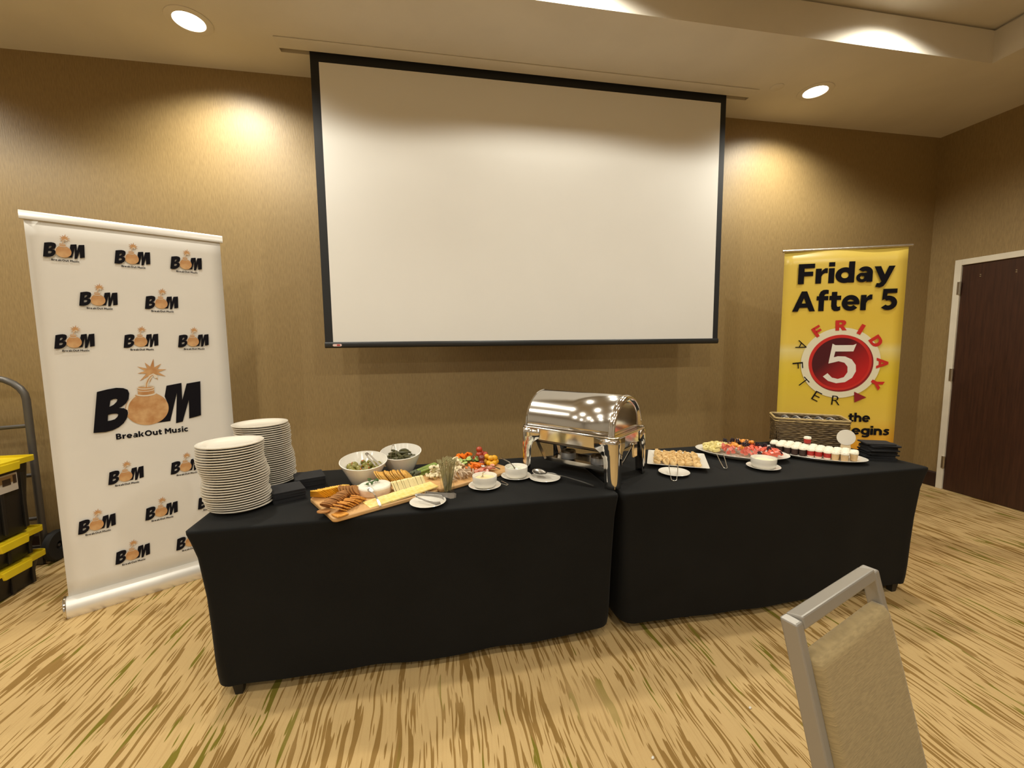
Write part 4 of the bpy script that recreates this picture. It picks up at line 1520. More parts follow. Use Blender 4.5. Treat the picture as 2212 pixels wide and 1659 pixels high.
for t, l, z in ((0.850, 0.165, 0.0), (0.862, 0.180, .026)):
    put(tomd, 'dark_tomato', t, l, z + 0.017, (1.2, 0, 1), 1.2, 'dark purple-brown cherry tomato in the heap', 'tomato', 'dark cherry tomatoes')
for t, l, z in ((0.890, 0.150, 0), (0.920, 0.165, 0), (0.915, 0.130, 0), (0.885, 0.115, 0), (0.940, 0.145, 0), (0.905, 0.150, .026), (0.925, 0.140, .026), (0.890, 0.185, .0), (0.945, 0.185, 0), (0.905, 0.185, .027), (0.925, 0.195, 0.0)):
    put(tomy, 'yellow_tomato', t, l, z + 0.0155, (rnd.uniform(.8, 1.6), 0, rnd.uniform(0, 6)), 1.12, 'yellow-orange cherry tomato beside the red ones', 'tomato', 'yellow cherry tomatoes')
# mushrooms: sliced profile
mp_ = [(-0.004, 0), (-0.004, 0.014), (-0.014, 0.013), (-0.019, 0.018), (-0.016, 0.027), (-0.008, 0.033), (0.0, 0.034), (0.008, 0.033), (0.016, 0.027), (0.019, 0.018), (0.014, 0.013), (0.004, 0.014), (0.004, 0)]
n_ = len(mp_)
mush = MB().add([(-0.0025, a, b) for a, b in mp_] + [(0.0025, a, b) for a, b in mp_], [(i, (i + 1) % n_, n_ + (i + 1) % n_, n_ + i) for i in range(n_)] + [tuple(range(n_ - 1, -1, -1)), tuple(range(n_, 2 * n_))]).mesh('mushroom', M['mushroom'], smooth=False)
for i in range(20):
    put(mush, 'mushroom_slice', 0.590 + 0.0068 * i + rnd.uniform(-.006, .006), 0.075 + 0.028 * sin(i * 2.1), 0.003, (rnd.uniform(-.3, .3), R(-25) + rnd.uniform(-.5, .5), rnd.uniform(-.8, .8) + ANG), rnd.uniform(.95, 1.3), 'tan sliced mushroom at the front of the vegetable board', 'mushroom', 'sliced mushrooms')
rad = MB().lathe([(0, 0), (0.013, 0.0), (0.0145, 0.003), (0.013, 0.006), (0, 0.006)], 14).mesh('radish', M['radish'])
for i in range(12):
    put(rad, 'radish_slice', 0.735 + 0.011 * i, 0.055 + 0.02 * (i % 2), 0.006 + 0.007 * (i % 3), (rnd.uniform(-.7, .7), rnd.uniform(-.7, .7), 0), 1.0, 'pink-red radish slice at the front of the vegetable board', 'radish', 'radish slices')
for i in range(7):
    put(rad, 'radish_slice', 0.735 + 0.012 * i - 0.05, 0.288 + 0.01 * (i % 2), 0.008 + 0.01 * (i % 3), (rnd.uniform(-.7, .7), rnd.uniform(-.7, .7), 0), 1.0, 'pink radish slice behind the cauliflower', 'radish', 'radish slices at the back')
spoon('steel spoon resting among the radishes', B(0.795, 0.080, 0.034), (0, R(8), ANG + R(-60)), 0.10, 0.012, bl=0.03)


# ------------------------------------------------------------------ saucers, ramekins
sau = [(0, 0.003), (0.040, 0.003), (0.042, 0.0), (0.046, 0.001), (0.060, 0.007), (0.080, 0.014), (0.0815, 0.0155), (0.080, 0.0165), (0.060, 0.0105), (0.046, 0.006), (0, 0.006)]
sau_me = MB().lathe(sau, 40).mesh('saucer', M['china'], angle=50)


def saucer(x, y, label, s=1.0):
    return tag(place(sau_me, 'saucer', None, (x, y, T + 0.001), (0, 0, 0), (s, s, s)), label, 'saucer', 'small white saucers')


def ramekin(x, y, label, dip, dlabel, r=0.062, h=0.056):
    t = thing('ramekin', label, 'ramekin', (x, y, T + 0.0085))
    pr = [(0, 0.003), (r * .70, 0.0), (r * .86, 0.004), (r * .97, 0.018), (r, h - 0.004), (r - 0.001, h), (r - 0.004, h), (r - 0.006, h - 0.004), (r - 0.007, 0.02), (r * .6, 0.008), (0, 0.007)]
    MB().lathe(pr, 44).build('cup', M['china'], t, angle=60)
    d = MB()
    n = 28
    q = random.Random(3)
    d.lathe([(0, h - 0.013), (r * .3, h - 0.0125), (r * .6, h - 0.0135), (r - 0.0075, h - 0.016)], n, tilt=lambda x_, y_, z_: 0.002 * sin(130 * x_) * cos(110 * y_))
    d.build('dip', M[dip], t, angle=80)['label'] = dlabel


SA1 = (0.232, 2.054)
SA2 = (0.416, 2.170)
SA3 = (1.812, 2.034)
saucer(*SA1, 'white saucer under the ramekin of yellow-cream dip')
ramekin(*SA1, 'white ramekin of cream dip in front of the vegetable board', 'cream', 'smooth yellow-cream dip')
spoon('small spoon handle sticking up from the yellow-cream dip', (SA1[0] - 0.010, SA1[1] + 0.016, T + 0.052), (0, R(-30), R(-88)), 0.082, 0.009, bl=0.026)
saucer(*SA2, 'white saucer under the ramekin of white chunky dip')
ramekin(*SA2, 'white ramekin of chunky white dip left of the chafing dish', 'whitedip', 'white dip with green flecks')
spoon('small spoon leaning out of the chunky white dip', (SA2[0] - 0.005, SA2[1] - 0.010, T + 0.055), (0, R(-28), R(145)), 0.10, 0.009, bl=0.026)
wire_tongs('wire tongs handle between the two dip saucers', (0.345, 2.070, T + 0.0025), R(-60), 0.06, 0.018)
saucer(*SA3, 'white saucer under the ramekin before the fruit platter', 1.06)
ramekin(*SA3, 'white ramekin of pale dip in front of the fruit platter', 'vanilladip', 'pale vanilla-coloured dip', 0.066, 0.056)
ST = (-0.046, 1.889)
saucer(*ST, 'white saucer holding two steel tongs at the table front')
tongs('steel tongs lying on the front saucer, nearer pair', (ST[0] - 0.052, ST[1] + 0.030, T + 0.034), R(-32), R(3), 0.135, 0.042, 'tongsteel', roll=R(25))
tongs('steel tongs lying on the front saucer, farther pair', (ST[0] - 0.010, ST[1] + 0.048, T + 0.038), R(-24), R(2), 0.145, 0.036, 'tongsteel', roll=R(-15))
SS = (0.557, 2.104)
saucer(*SS, 'white saucer with a serving spoon beside the chafing dish')
spoon('long steel serving spoon resting across the saucer by the chafing dish', (SS[0] - 0.022, SS[1] + 0.025, T + 0.040), (R(14), R(6.0), R(-40)), 0.30, 0.028, bl=0.085, m='steel')
SW = (1.268, 2.047)
saucer(*SW, 'white saucer with wire tongs before the pastry platter')
wire_tongs('looped wire tongs resting over the saucer by the pastry platter', (1.210, 1.952, T + 0.006), R(-120), 0.16, 0.026, R(11))

# ------------------------------------------------------------------ glass of knotted picks
VX = (0.046, 2.012)
gl = thing('glass_tumbler', 'clear flared glass filled with knotted bamboo picks', 'glass', (*VX, T + 0.001))
MB().lathe([(0, 0.010), (0.027, 0.012), (0.030, 0.030), (0.033, 0.07), (0.043, 0.110), (0.0442, 0.111), (0.045, 0.110), (0.0352, 0.07), (0.033, 0.02), (0.031, 0.003), (0.027, 0.0), (0, 0.0)], 36).build('glass_body', M['glass'], gl, angle=60)
pk = MB()
pk.tube([(0, 0, 0), (0, 0, 0.140)], 0.0010, 5)
pk.tube([(0.0045 * cos(R(a)) , 0.002 * sin(R(a * 2)), 0.146 + 0.0065 * sin(R(a))) for a in range(-90, 271, 40)], 0.0010, 5)
pk.tube([(0, 0, 0.140), (0.003, 0.002, 0.150), (0.006, 0.0, 0.158)], 0.0010, 5)
pk_me = pk.mesh('pick', M['bamboo'])
q = random.Random(77)
for i in range(70):
    a, d = q.uniform(0, 6.28), sqrt(q.random())
    tx, ty = 0.016 * d * cos(a), 0.016 * d * sin(a)
    # lean outwards with the flare of the glass
    lean = 0.012 + 0.20 * d * q.uniform(.8, 1.1)
    o = place(pk_me, 'knotted_pick', None, (VX[0] + tx, VX[1] + ty, T + 0.014 + q.uniform(0, 0.012) - 0.006 * d),
              (-lean * sin(a), lean * cos(a), q.uniform(0, 6)))
    o.rotation_euler = (Matrix.Rotation(a, 3, 'Z') @ Matrix.Rotation(lean, 3, 'Y') @ Matrix.Rotation(q.uniform(0, 6), 3, 'Z')).to_euler()
    tag(o, 'thin bamboo pick with a knotted end standing in the glass', 'pick', 'knotted picks in the glass')

# ------------------------------------------------------------------ chafing dish
CH = (0.807, 2.210)
CR = atan2(1.876 - 2.304, 0.848 - 0.476)
cd = thing('chafing_dish', 'polished steel roll-top chafing dish standing on four legs', 'chafing dish', (*CH, T + 0.001), CR)
HX, HY, HZ = 0.284, 0.190, 0.255
# frame skirt: rounded rectangular band with rim bead
fo, fi = rrect(HX, HY, 0.03, 6), rrect(HX - 0.004, HY - 0.004, 0.027, 6)
n = len(fo)


def band(mb, o, i, z0, z1):
    k = len(o)
    vs = [(x, y, z0) for x, y in o] + [(x, y, z1) for x, y in o] + [(x, y, z1) for x, y in i] + [(x, y, z0) for x, y in i]
    fs = []
    for a in range(k):
        b = (a + 1) % k
        fs += [(a, b, k + b, k + a), (k + a, k + b, 2 * k + b, 2 * k + a), (2 * k + a, 2 * k + b, 3 * k + b, 3 * k + a), (3 * k + a, 3 * k + b, b, a)]
    mb.add(vs, fs)


fr = MB()
band(fr, fo, fi, HZ - 0.062, HZ - 0.004)
fr.build('frame_skirt', M['chrome'], cd, angle=45)
rim = MB()
rp_ = rrect(HX + 0.001, HY + 0.001, 0.031, 6)
rim.tube([(x, y, HZ) for x, y in rp_] + [(rp_[0][0], rp_[0][1], HZ)], 0.0062, 8, cap=False)
rim.prism(rrect(HX, HY, 0.03, 6), HZ - 0.003, HZ + 0.003)
rim.build('top_rim', M['chrome'], cd, angle=60)
# legs: two tapered plates meeting at a rounded corner
for sx in (-1, 1):
    for sy in (-1, 1):
        lg = MB()
        cols = []
        nz_ = 12
        for j in range(nz_ + 1):
            u = j / nz_
            z = (HZ - 0.006) * (1 - u) if j > 5 else (HZ - 0.006) - (0.124 / 5) * j
            if j > 5:
                z = (HZ - 0.130) * (1 - (j - 5) / (nz_ - 5))
            q_ = min(1.0, max(0.0, (HZ - 0.062 - z) / 0.060))
            flare = 0.050 * (1 - sqrt(max(0.0, 1 - (1 - q_) ** 2)))
            wx = 0.070 - 0.012 * u + flare
            wy = 0.062 - 0.010 * u + flare * .7
            prof_ = [(-wx, 0.0), (-0.020, 0.0), (-0.008, -0.0035), (-0.002, -0.011), (0.0, -0.022), (0.0, -wy)]
            cols.append([(sx * (HX + 0.002 + a), sy * (HY + 0.002 + b), z) for a, b in prof_])
        vs = [p for c in cols for p in c]
        k = 6
        fs = []
        for j in range(nz_):
            for i in range(k - 1):
                f = (j * k + i, j * k + i + 1, (j + 1) * k + i + 1, (j + 1) * k + i)
                fs.append(f if sx * sy > 0 else f[::-1])
        lo = lg.add(vs, fs).build('leg', M['chrome'], cd, angle=35)
        s_ = lo.modifiers.new('thick', 'SOLIDIFY')
        s_.thickness = 0.0025
        s_.offset = 1
# water pan
MB().prism(rrect(HX - 0.02, HY - 0.02, 0.03, 5), HZ - 0.085, HZ - 0.01).build('water_pan', M['darkmetal'], cd, angle=40, bevel=0.008)
# roll-top lid
LR, LHt = 0.177, 0.186
lid = MB()
na = 28
xs = [-HX + 0.022, -HX + 0.030, 0, HX - 0.048]
vs = []
for x in xs:
    for i in range(na + 1):
        a = pi * i / na
        vs.append((x, -LR * cos(a), HZ + 0.004 + LHt * sin(a) ** 0.93))
fs = []
for j in range(len(xs) - 1):
    for i in range(na):
        a = j * (na + 1) + i
        fs.append((a, a + na + 1, a + na + 2, a + 1))
lo = lid.add(vs, fs).build('roll_lid', M['lidsteel'], cd, angle=60)
s_ = lo.modifiers.new('thick', 'SOLIDIFY')
s_.thickness = 0.002
# end walls with stepped rounded bead
for sgn, xe in ((1, HX - 0.048), (-1, -HX + 0.022)):
    ew = MB()
    steps = [(0.0, 1.0), (0.007, 1.018), (0.013, 1.010), (0.017, 0.985), (0.022, 1.0), (0.028, 0.985), (0.031, 0.95), (0.027, 0.90), (0.020, 0.86), (0.018, 0.80)] if sgn > 0 else [(0.0, 1.0), (0.006, 1.01), (0.012, 0.98), (0.010, 0.90)]
    vs = []
    for d, s in steps:
        for i in range(na + 1):
            a = pi * i / na
            vs.append((xe + sgn * d, -LR * s * cos(a), HZ + 0.004 + LHt * s * sin(a) ** 0.93))
    k = na + 1
    fs = []
    for j in range(len(steps) - 1):
        for i in range(na):
            f = (j * k + i, (j + 1) * k + i, (j + 1) * k + i + 1, j * k + i + 1)
            fs.append(f if sgn > 0 else f[::-1])
    last = (len(steps) - 1) * k
    f = tuple(last + i for i in range(k))
    fs.append(f if sgn > 0 else f[::-1])
    ew.add(vs, fs).build('lid_end', M['chrome'], cd, angle=50)
# fuel shelf with struts and two burners
sf = MB().box((0.0, 0, 0.050), (0.40, 0.16, 0.003)).box((0, -0.08, 0.060), (0.40, 0.003, 0.022)).box((0, 0.08, 0.060), (0.40, 0.003, 0.022))
sf.build('fuel_shelf', M['chrome2'], cd, smooth=False)
for sx in (-1, 1):
    for sy in (-1, 1):
        MB().strip([(sx * 0.255, sy * 0.10, HZ - 0.08), (sx * 0.20, sy * 0.078, 0.055)], 0.026, 0.003, (0, 1, 0)).build('strut', M['chrome2'], cd, smooth=False)
for sx in (-0.09, 0.10):
    b_ = MB().lathe([(0.0, 0.052), (0.040, 0.052), (0.042, 0.056), (0.042, 0.105), (0.040, 0.109), (0.020, 0.109), (0.018, 0.106), (0, 0.106)], 24, c=(sx, -0.01, 0)).build('fuel_can', M['darkmetal'], cd, angle=50)
    MB().lathe([(0.0426, 0.064), (0.0426, 0.098)], 24, c=(sx, -0.01, 0)).build('can_label', M['fuel'], b_)
# bracket on the right side
MB().box((HX + 0.006, 0.02, HZ - 0.095), (0.012, 0.05, 0.075)).build('side_bracket', M['chrome'], cd, smooth=False, bevel=0.004)

# ------------------------------------------------------------------ square platter with pastries
SQ = (1.405, 2.245)
SQR = R(-29.5)
sqp = MB()
lv = [(0.095, 0.0, 1), (0.100, 0.002, 1), (0.160, 0.0235, 1), (0.1645, 0.0255, 1), (0.160, 0.0265, 1), (0.122, 0.009, 1), (0.115, 0.007, 1)]
loops = []
for h, z, _ in lv:
    k0 = len(sqp.v)
    pts = rrect(h, h, 0.010, 3)
    sqp.v += [(x, y, z) for x, y in pts]
    loops.append([k0 + i for i in range(len(pts))])
for a, b in zip(loops, loops[1:]):
    for i in range(len(a)):
        j = (i + 1) % len(a)
        sqp.f.append((a[i], a[j], b[j], b[i]))
sqp.f.append(tuple(loops[0][::-1]))
sqp.f.append(tuple(loops[-1]))
tag(sqp.build('square_platter', M['china'], None, (*SQ, T + 0.001), (0, 0, SQR), angle=35), 'square white platter of golden pastries beside the chafing dish', 'platter')
past = []
for k in range(4):
    m_ = MB().ico(0.022, 2, (1, .9, .62), .35, 60 + k, (0, 0, 0.011))
    m_.ico(0.010, 1, (1.3, .5, .9), .3, 90 + k, (0.006, 0.0, 0.022))
    m_.ico(0.009, 1, (.5, 1.4, .8), .3, 95 + k, (-0.006, 0.004, 0.021))
    past.append(m_.mesh('pastry', M['pastry']))
rnd = random.Random(51)
for i in range(6):
    for j in range(6):
        x, y = -0.105 + 0.042 * i, -0.105 + 0.042 * j
        xw = SQ[0] + x * cos(SQR) - y * sin(SQR)
        yw = SQ[1] + x * sin(SQR) + y * cos(SQR)
        s = rnd.uniform(1.02, 1.16)
        o = place(past[rnd.randrange(4)], 'pastry', None, (xw + rnd.uniform(-.002, .002), yw + rnd.uniform(-.002, .002), T + 0.0125), (rnd.uniform(-.15, .15), rnd.uniform(-.15, .15), rnd.uniform(0, 6)), (s, s, s * 1.15))
        tag(o, 'golden crimped pastry, %s from left in the %s row from the front' % (ORD[i], ORD[j]), 'pastry', 'pastries on the square platter')


# ------------------------------------------------------------------ oval platters
def oval(cx, cy, a, b, rz, label, h=0.030):
    sc = b / a
    pr = [(0, 0.006), (a * .62, 0.004), (a * .66, 0.0), (a * .70, 0.004), (a * .86, h * .45), (a - 0.003, h), (a, h + 0.002), (a - 0.004, h + 0.003), (a * .86, h * .55), (a * .70, 0.011), (a * .6, 0.010), (0, 0.010)]
    o = MB().lathe(pr, 64, ex=1.0, ey=sc).build('oval_platter', M['china'], None, (cx, cy, T + 0.001), (0, 0, rz), angle=50)
    return tag(o, label, 'platter', 'oval white platters')


FP = (1.874, 2.293)
FR = R(-40)
oval(*FP, 0.262, 0.170, FR, 'oval white platter heaped with cut fruit')


def F(x, y, z):
    return (FP[0] + x * cos(FR) - y * sin(FR), FP[1] + x * sin(FR) + y * cos(FR), T + 0.012 + z)


melon = MB().lathe([(0.006, 0.0), (0.0175, 0.0), (0.0195, 0.006), (0.0175, 0.014), (0.006, 0.014), (0.005, 0.008), (0.006, 0.0)], 18).mesh('melon', M['melon'])
sh_ = MB().lathe([(0, 0.036), (0.006, 0.032), (0.014, 0.018), (0.016, 0.008), (0.012, 0.001), (0, 0)], 14)
sh_.v = [(x, max(y, 0.0), z) for x, y, z in sh_.v]
stra = sh_.mesh('strawberry', M['strawb'])
wm = MB().prism([(-0.030, 0), (0.030, 0), (0.024, 0.014), (0.010, 0.022), (-0.010, 0.022), (-0.024, 0.014)], -0.008, 0.008)
wme = wm.mesh('watermelon', M['water'], smooth=False)
cant = MB().ico(0.017, 2, (1.3, .8, .7), .3, 5).mesh('cantaloupe', M['canta'])
grp = MB().ico(0.0135, 2, (1, 1, 1.2)).mesh('grape', M['grape'])
bb_ = MB()
for k in range(16):
    a, zz = k * 2.4, -0.009 + 0.0013 * k
    rr = 0.0085 * sqrt(max(.1, 1 - (zz / .013) ** 2))
    bb_.ico(0.0042, 1, c=(rr * cos(a), rr * sin(a), zz))
bbm = bb_.mesh('blackberry', M['berry'])
kw = MB().ico(0.016, 1, (1.2, .7, .6), .2, 3).mesh('kiwi', M['kiwi'])


def fruit(me, name, x, y, z, label, s=1.0, rot=None):
    r_ = rot if rot else (rnd.uniform(-.6, .6), rnd.uniform(-.6, .6), rnd.uniform(0, 6))
    o = place(me, name, None, F(x, y, z), r_, (s, s, s))
    tag(o, label + ' on the oval fruit platter', name.replace('_', ' ').split(' ')[0] if name != 'melon_ring' else 'melon', label + 's on the fruit platter')


def heap(x, y):
    # height of the lower layer of fruit at a spot
    u = (x / 0.22) ** 2 + (y / 0.135) ** 2
    return max(0.0, 0.040 * (1 - u))


rnd = random.Random(91)
spots = []
qq = random.Random(12)
for _ in range(6000):
    x, y = qq.uniform(-.215, .215), qq.uniform(-.135, .135)
    if (x / .212) ** 2 + (y / .130) ** 2 < 1 and all(hypot(x - a, y - b) > 0.027 for a, b in spots):
        spots.append((x, y))
for i, (x, y) in enumerate(spots):
    z = 0.010 + heap(x, y) + 0.012 * ((x / .212) ** 2 + (y / .13) ** 2)
    if x < -0.125:
        fruit(melon, 'melon_ring', x, y, z, 'pale yellow melon ring', 1.1)
    elif x < -0.075:
        if y > 0.03:
            fruit(grp, 'grape', x, y, z + .006, 'red-brown grape', 1.15)
        elif y > -0.03:
            fruit(melon, 'melon_ring', x, y, z, 'pale yellow melon ring', 1.05)
        else:
            fruit(stra, 'strawberry_half', x, y, z, 'cut strawberry half', .82)
    elif x < 0.03:
        if y < -0.045:
            fruit(stra, 'strawberry_half', x, y, z, 'cut strawberry half', .82)
        elif i % 4 == 0:
            fruit(bbm, 'blackberry', x, y, z + .008, 'dark blackberry', 1.1)
        elif i % 4 == 1:
            fruit(grp, 'grape', x, y, z + .006, 'red-brown grape', 1.15)
        else:
            fruit(cant, 'cantaloupe_piece', x, y, z + .004, 'orange cantaloupe piece', 1.1)
    elif x < 0.10:
        if y < -0.05:
            fruit(stra, 'strawberry_half', x, y, z, 'cut strawberry half', .82)
        elif i % 3 == 0:
            fruit(bbm, 'blackberry', x, y, z + .008, 'dark blackberry', 1.2)
        elif i % 5 == 1:
            fruit(kw, 'kiwi_piece', x, y, z + .004, 'bright green kiwi piece', 1.1)
        else:
            fruit(wme, 'watermelon_wedge', x, y, z, 'red watermelon wedge', .9, (R(75), rnd.uniform(-.4, .4), rnd.uniform(0, 6)))
    else:
        if i % 5 == 0:
            fruit(bbm, 'blackberry', x, y, z + .010, 'dark blackberry', 1.0)
        else:
            fruit(wme, 'watermelon_wedge', x, y, z, 'red watermelon wedge', .95, (R(70), rnd.uniform(-.4, .4), rnd.uniform(0, 6)))
for x, y in ((-0.02, 0.03), (0.03, 0.0), (-0.05, 0.05), (0.06, 0.04), (0.0, 0.075), (0.02, -0.05), (0.09, 0.0), (0.13, 0.03), (0.15, -0.03), (-0.09, 0.02)):
    fruit(bbm, 'blackberry', x, y, heap(x, y) + 0.040, 'dark blackberry', 1.15)
for x, y in ((0.0, 0.04), (-0.03, 0.06), (0.045, 0.03), (0.02, 0.02)):
    fruit(cant, 'cantaloupe_piece', x + .012, y - .012, heap(x, y) + 0.042, 'orange cantaloupe piece', 1.0)
wire_tongs('thin wire tongs hanging over the fruit platter rim', (1.592, 2.062, T + 0.014), R(-112), 0.115, 0.020, R(22))

# desserts
DP = (2.290, 2.185)
DR = R(-52)
oval(*DP, 0.268, 0.150, DR, 'oval white platter of frosted mini cakes before the basket', 0.022)


def D(x, y, z=0.0):
    return (DP[0] + x * cos(DR) - y * sin(DR), DP[1] + x * sin(DR) + y * cos(DR), T + 0.0125 + z)


cup = lambda m: MB().lathe([(0, 0), (0.0165, 0.0), (0.0198, 0.036), (0.018, 0.038), (0, 0.038)], 18).mesh('cake_body', M[m])
bod = {k: cup(k) for k in ('choc', 'vancake')}
rc = MB().lathe([(0, 0.010), (0.0183, 0.010), (0.0195, 0.027), (0.019, 0.038), (0, 0.038)], 18).mesh('cake_body', M['redcake'])
rcb = MB().lathe([(0, 0), (0.017, 0.0), (0.0186, 0.0102), (0, 0.0102)], 18).mesh('cream_layer', M['pinkcake'])
fr_ = []
for k in range(3):
    f_ = MB().lathe([(0.0, 0.037), (0.0195, 0.037), (0.0215, 0.042), (0.019, 0.048), (0.010, 0.053), (0, 0.055)], 18)
    for j in range(7):
        a = j * 0.9 + k
        f_.ico(0.0078, 1, (1, 1, .8), .2, 200 + j + 10 * k, (0.0125 * cos(a), 0.0125 * sin(a), 0.047))
    fr_.append(f_.mesh('frosting', M['frost']))
rnd = random.Random(61)
cols_ = 11
for i in range(cols_):
    for j in range(4):
        x, y = -0.205 + 0.0405 * i, -0.062 + 0.0405 * j
        if (x / 0.222) ** 2 + (y / 0.105) ** 2 > 1.02:
            continue
        if i <= 4:
            kind, lab = 'choc', 'chocolate mini cake with white frosting'
        elif i <= 7:
            kind, lab = 'red', 'red velvet mini cake with white frosting'
        else:
            kind, lab = 'vancake', 'vanilla mini cake with white frosting'
        t = thing('mini_cake', lab + ' on the oval platter', 'cake', D(x + rnd.uniform(-.0015, .0015), y + rnd.uniform(-.0015, .0015), 0.004 * ((x / .22) ** 2)), rnd.uniform(0, 6), lab + 's')
        if kind == 'red':
            place(rc, 'cake_body', t)
            place(rcb, 'cream_layer', t)
        else:
            place(bod[kind], 'cake_body', t)
        place(fr_[rnd.randrange(3)], 'frosting', t, (0, 0, 0), (0, 0, rnd.uniform(0, 6)), (rnd.uniform(1.0, 1.08), rnd.uniform(1.0, 1.08), rnd.uniform(.98, 1.06)))
t = thing('mini_cake', 'single frosted mini cake perched on top of the others', 'cake', D(-0.035, 0.055, 0.058), 0)
place(rc, 'cake_body', t, (0, 0, -0.010 + 0.001))
place(fr_[0], 'frosting', t, (0, 0, -0.010), (0, 0, 1))

# round white card
rcd = thing('round_card', 'round white card standing upright behind the vanilla cakes', 'card', (2.492, 2.150, T + 0.0), R(-38))
MB().lathe([(0, -0.0012), (0.047, -0.0012), (0.048, 0.0), (0.047, 0.0012), (0, 0.0012)], 48).build('disc', M['card'], rcd, (0, 0, 0.118), (R(84), R(0), 0), angle=50)
ft = MB()
ft.hexa([(-0.030, -0.022, 0.001), (-0.024, -0.001, 0.075), (-0.030, 0.022, 0.001), (-0.024, 0.003, 0.075), (0.030, -0.022, 0.001), (0.024, -0.001, 0.075), (0.030, 0.022, 0.001), (0.024, 0.003, 0.075)])
ft.build('stand', M['cardfold'], rcd, smooth=False, bevel=0.002)

# ------------------------------------------------------------------ wicker basket
BK = (2.505, 2.440)
BR = R(-34)
bk = thing('wicker_basket', 'brown woven wicker basket behind the dessert platter', 'basket', (*BK, T + 0.001), BR)
bx, by_, bh = 0.205, 0.118, 0.195
rings_n = 15
for i in range(rings_n):
    u = i / (rings_n - 1)
    z = 0.007 + (bh - 0.016) * u
    fx = 0.93 + 0.07 * u
    mb = MB()
    pts = rrect(bx * fx, by_ * fx, 0.022, 4)
    dense = []
    for a, b in zip(pts, pts[1:] + pts[:1]):
        d = hypot(a[0] - b[0], a[1] - b[1])
        k = max(1, int(d / 0.012))
        for j in range(k):
            dense.append((a[0] + (b[0] - a[0]) * j / k, a[1] + (b[1] - a[1]) * j / k))
    P = []
    for j, (x, y) in enumerate(dense):
        l_ = hypot(x, y)
        off = 0.0028 * (1 if (j // 2 + i) % 2 else -1)
        P.append((x * (1 + off / l_), y * (1 + off / l_), z + 0.0012 * sin(j * .7 + i)))
    P.append(P[0])
    mb.tube(P, 0.0072, 6, cap=False)
    mb.build('wicker_strand', M['wicker'], bk)
MB().prism(rrect(bx * .92, by_ * .92, 0.02, 4), 0.002, 0.008).build('basket_floor', M['wicker'], bk, smooth=False)
pts = rrect(bx * 1.02, by_ * 1.02, 0.022, 5)
for dz, r_ in ((bh, 0.0065), (bh - 0.018, 0.0045)):
    MB().tube([(x, y, dz) for x, y in pts + pts[:1]], r_, 8, cap=False).build('rim', M['basketrim'], bk)
for k in range(10):
    a = pts[int(k * len(pts) / 10)]
    MB().tube([(a[0] * .985, a[1] * .97, 0.004), (a[0] * .985, a[1] * .97, bh)], 0.004, 6).build('stake', M['wicker'], bk)
# dark bundles inside
rnd = random.Random(71)
rolln = MB().tube([(-0.06, 0, 0), (-0.03, 0, .002), (0.03, 0, .002), (0.06, 0, 0)], [0.017, 0.021, 0.022, 0.018], 10).mesh('rolled_napkin', M['napkin'])
rollb = MB().tube([(-0.010, 0, 0.001), (0.010, 0, 0.001)], [0.0232, 0.0232], 12).mesh('paper_band', M['label'])
for i in range(10):
    lay, j = divmod(i, 5)
    x, y = -0.13 + 0.065 * j, (0.03 if lay else -0.03)
    w = Matrix.Rotation(BR, 2) @ Vector((x, y))
    for kk in range(4):
        o = place(rolln, 'rolled_napkin', None, (BK[0] + w.x, BK[1] + w.y, T + 0.034 + 0.046 * kk), (0, 0, BR + R(70) + rnd.uniform(-.25, .25)), (.72, 1, 1))
        tag(o, 'dark rolled napkin bundle inside the wicker basket', 'napkin roll', 'napkin rolls in the basket')
        place(rollb, 'paper_band', o)

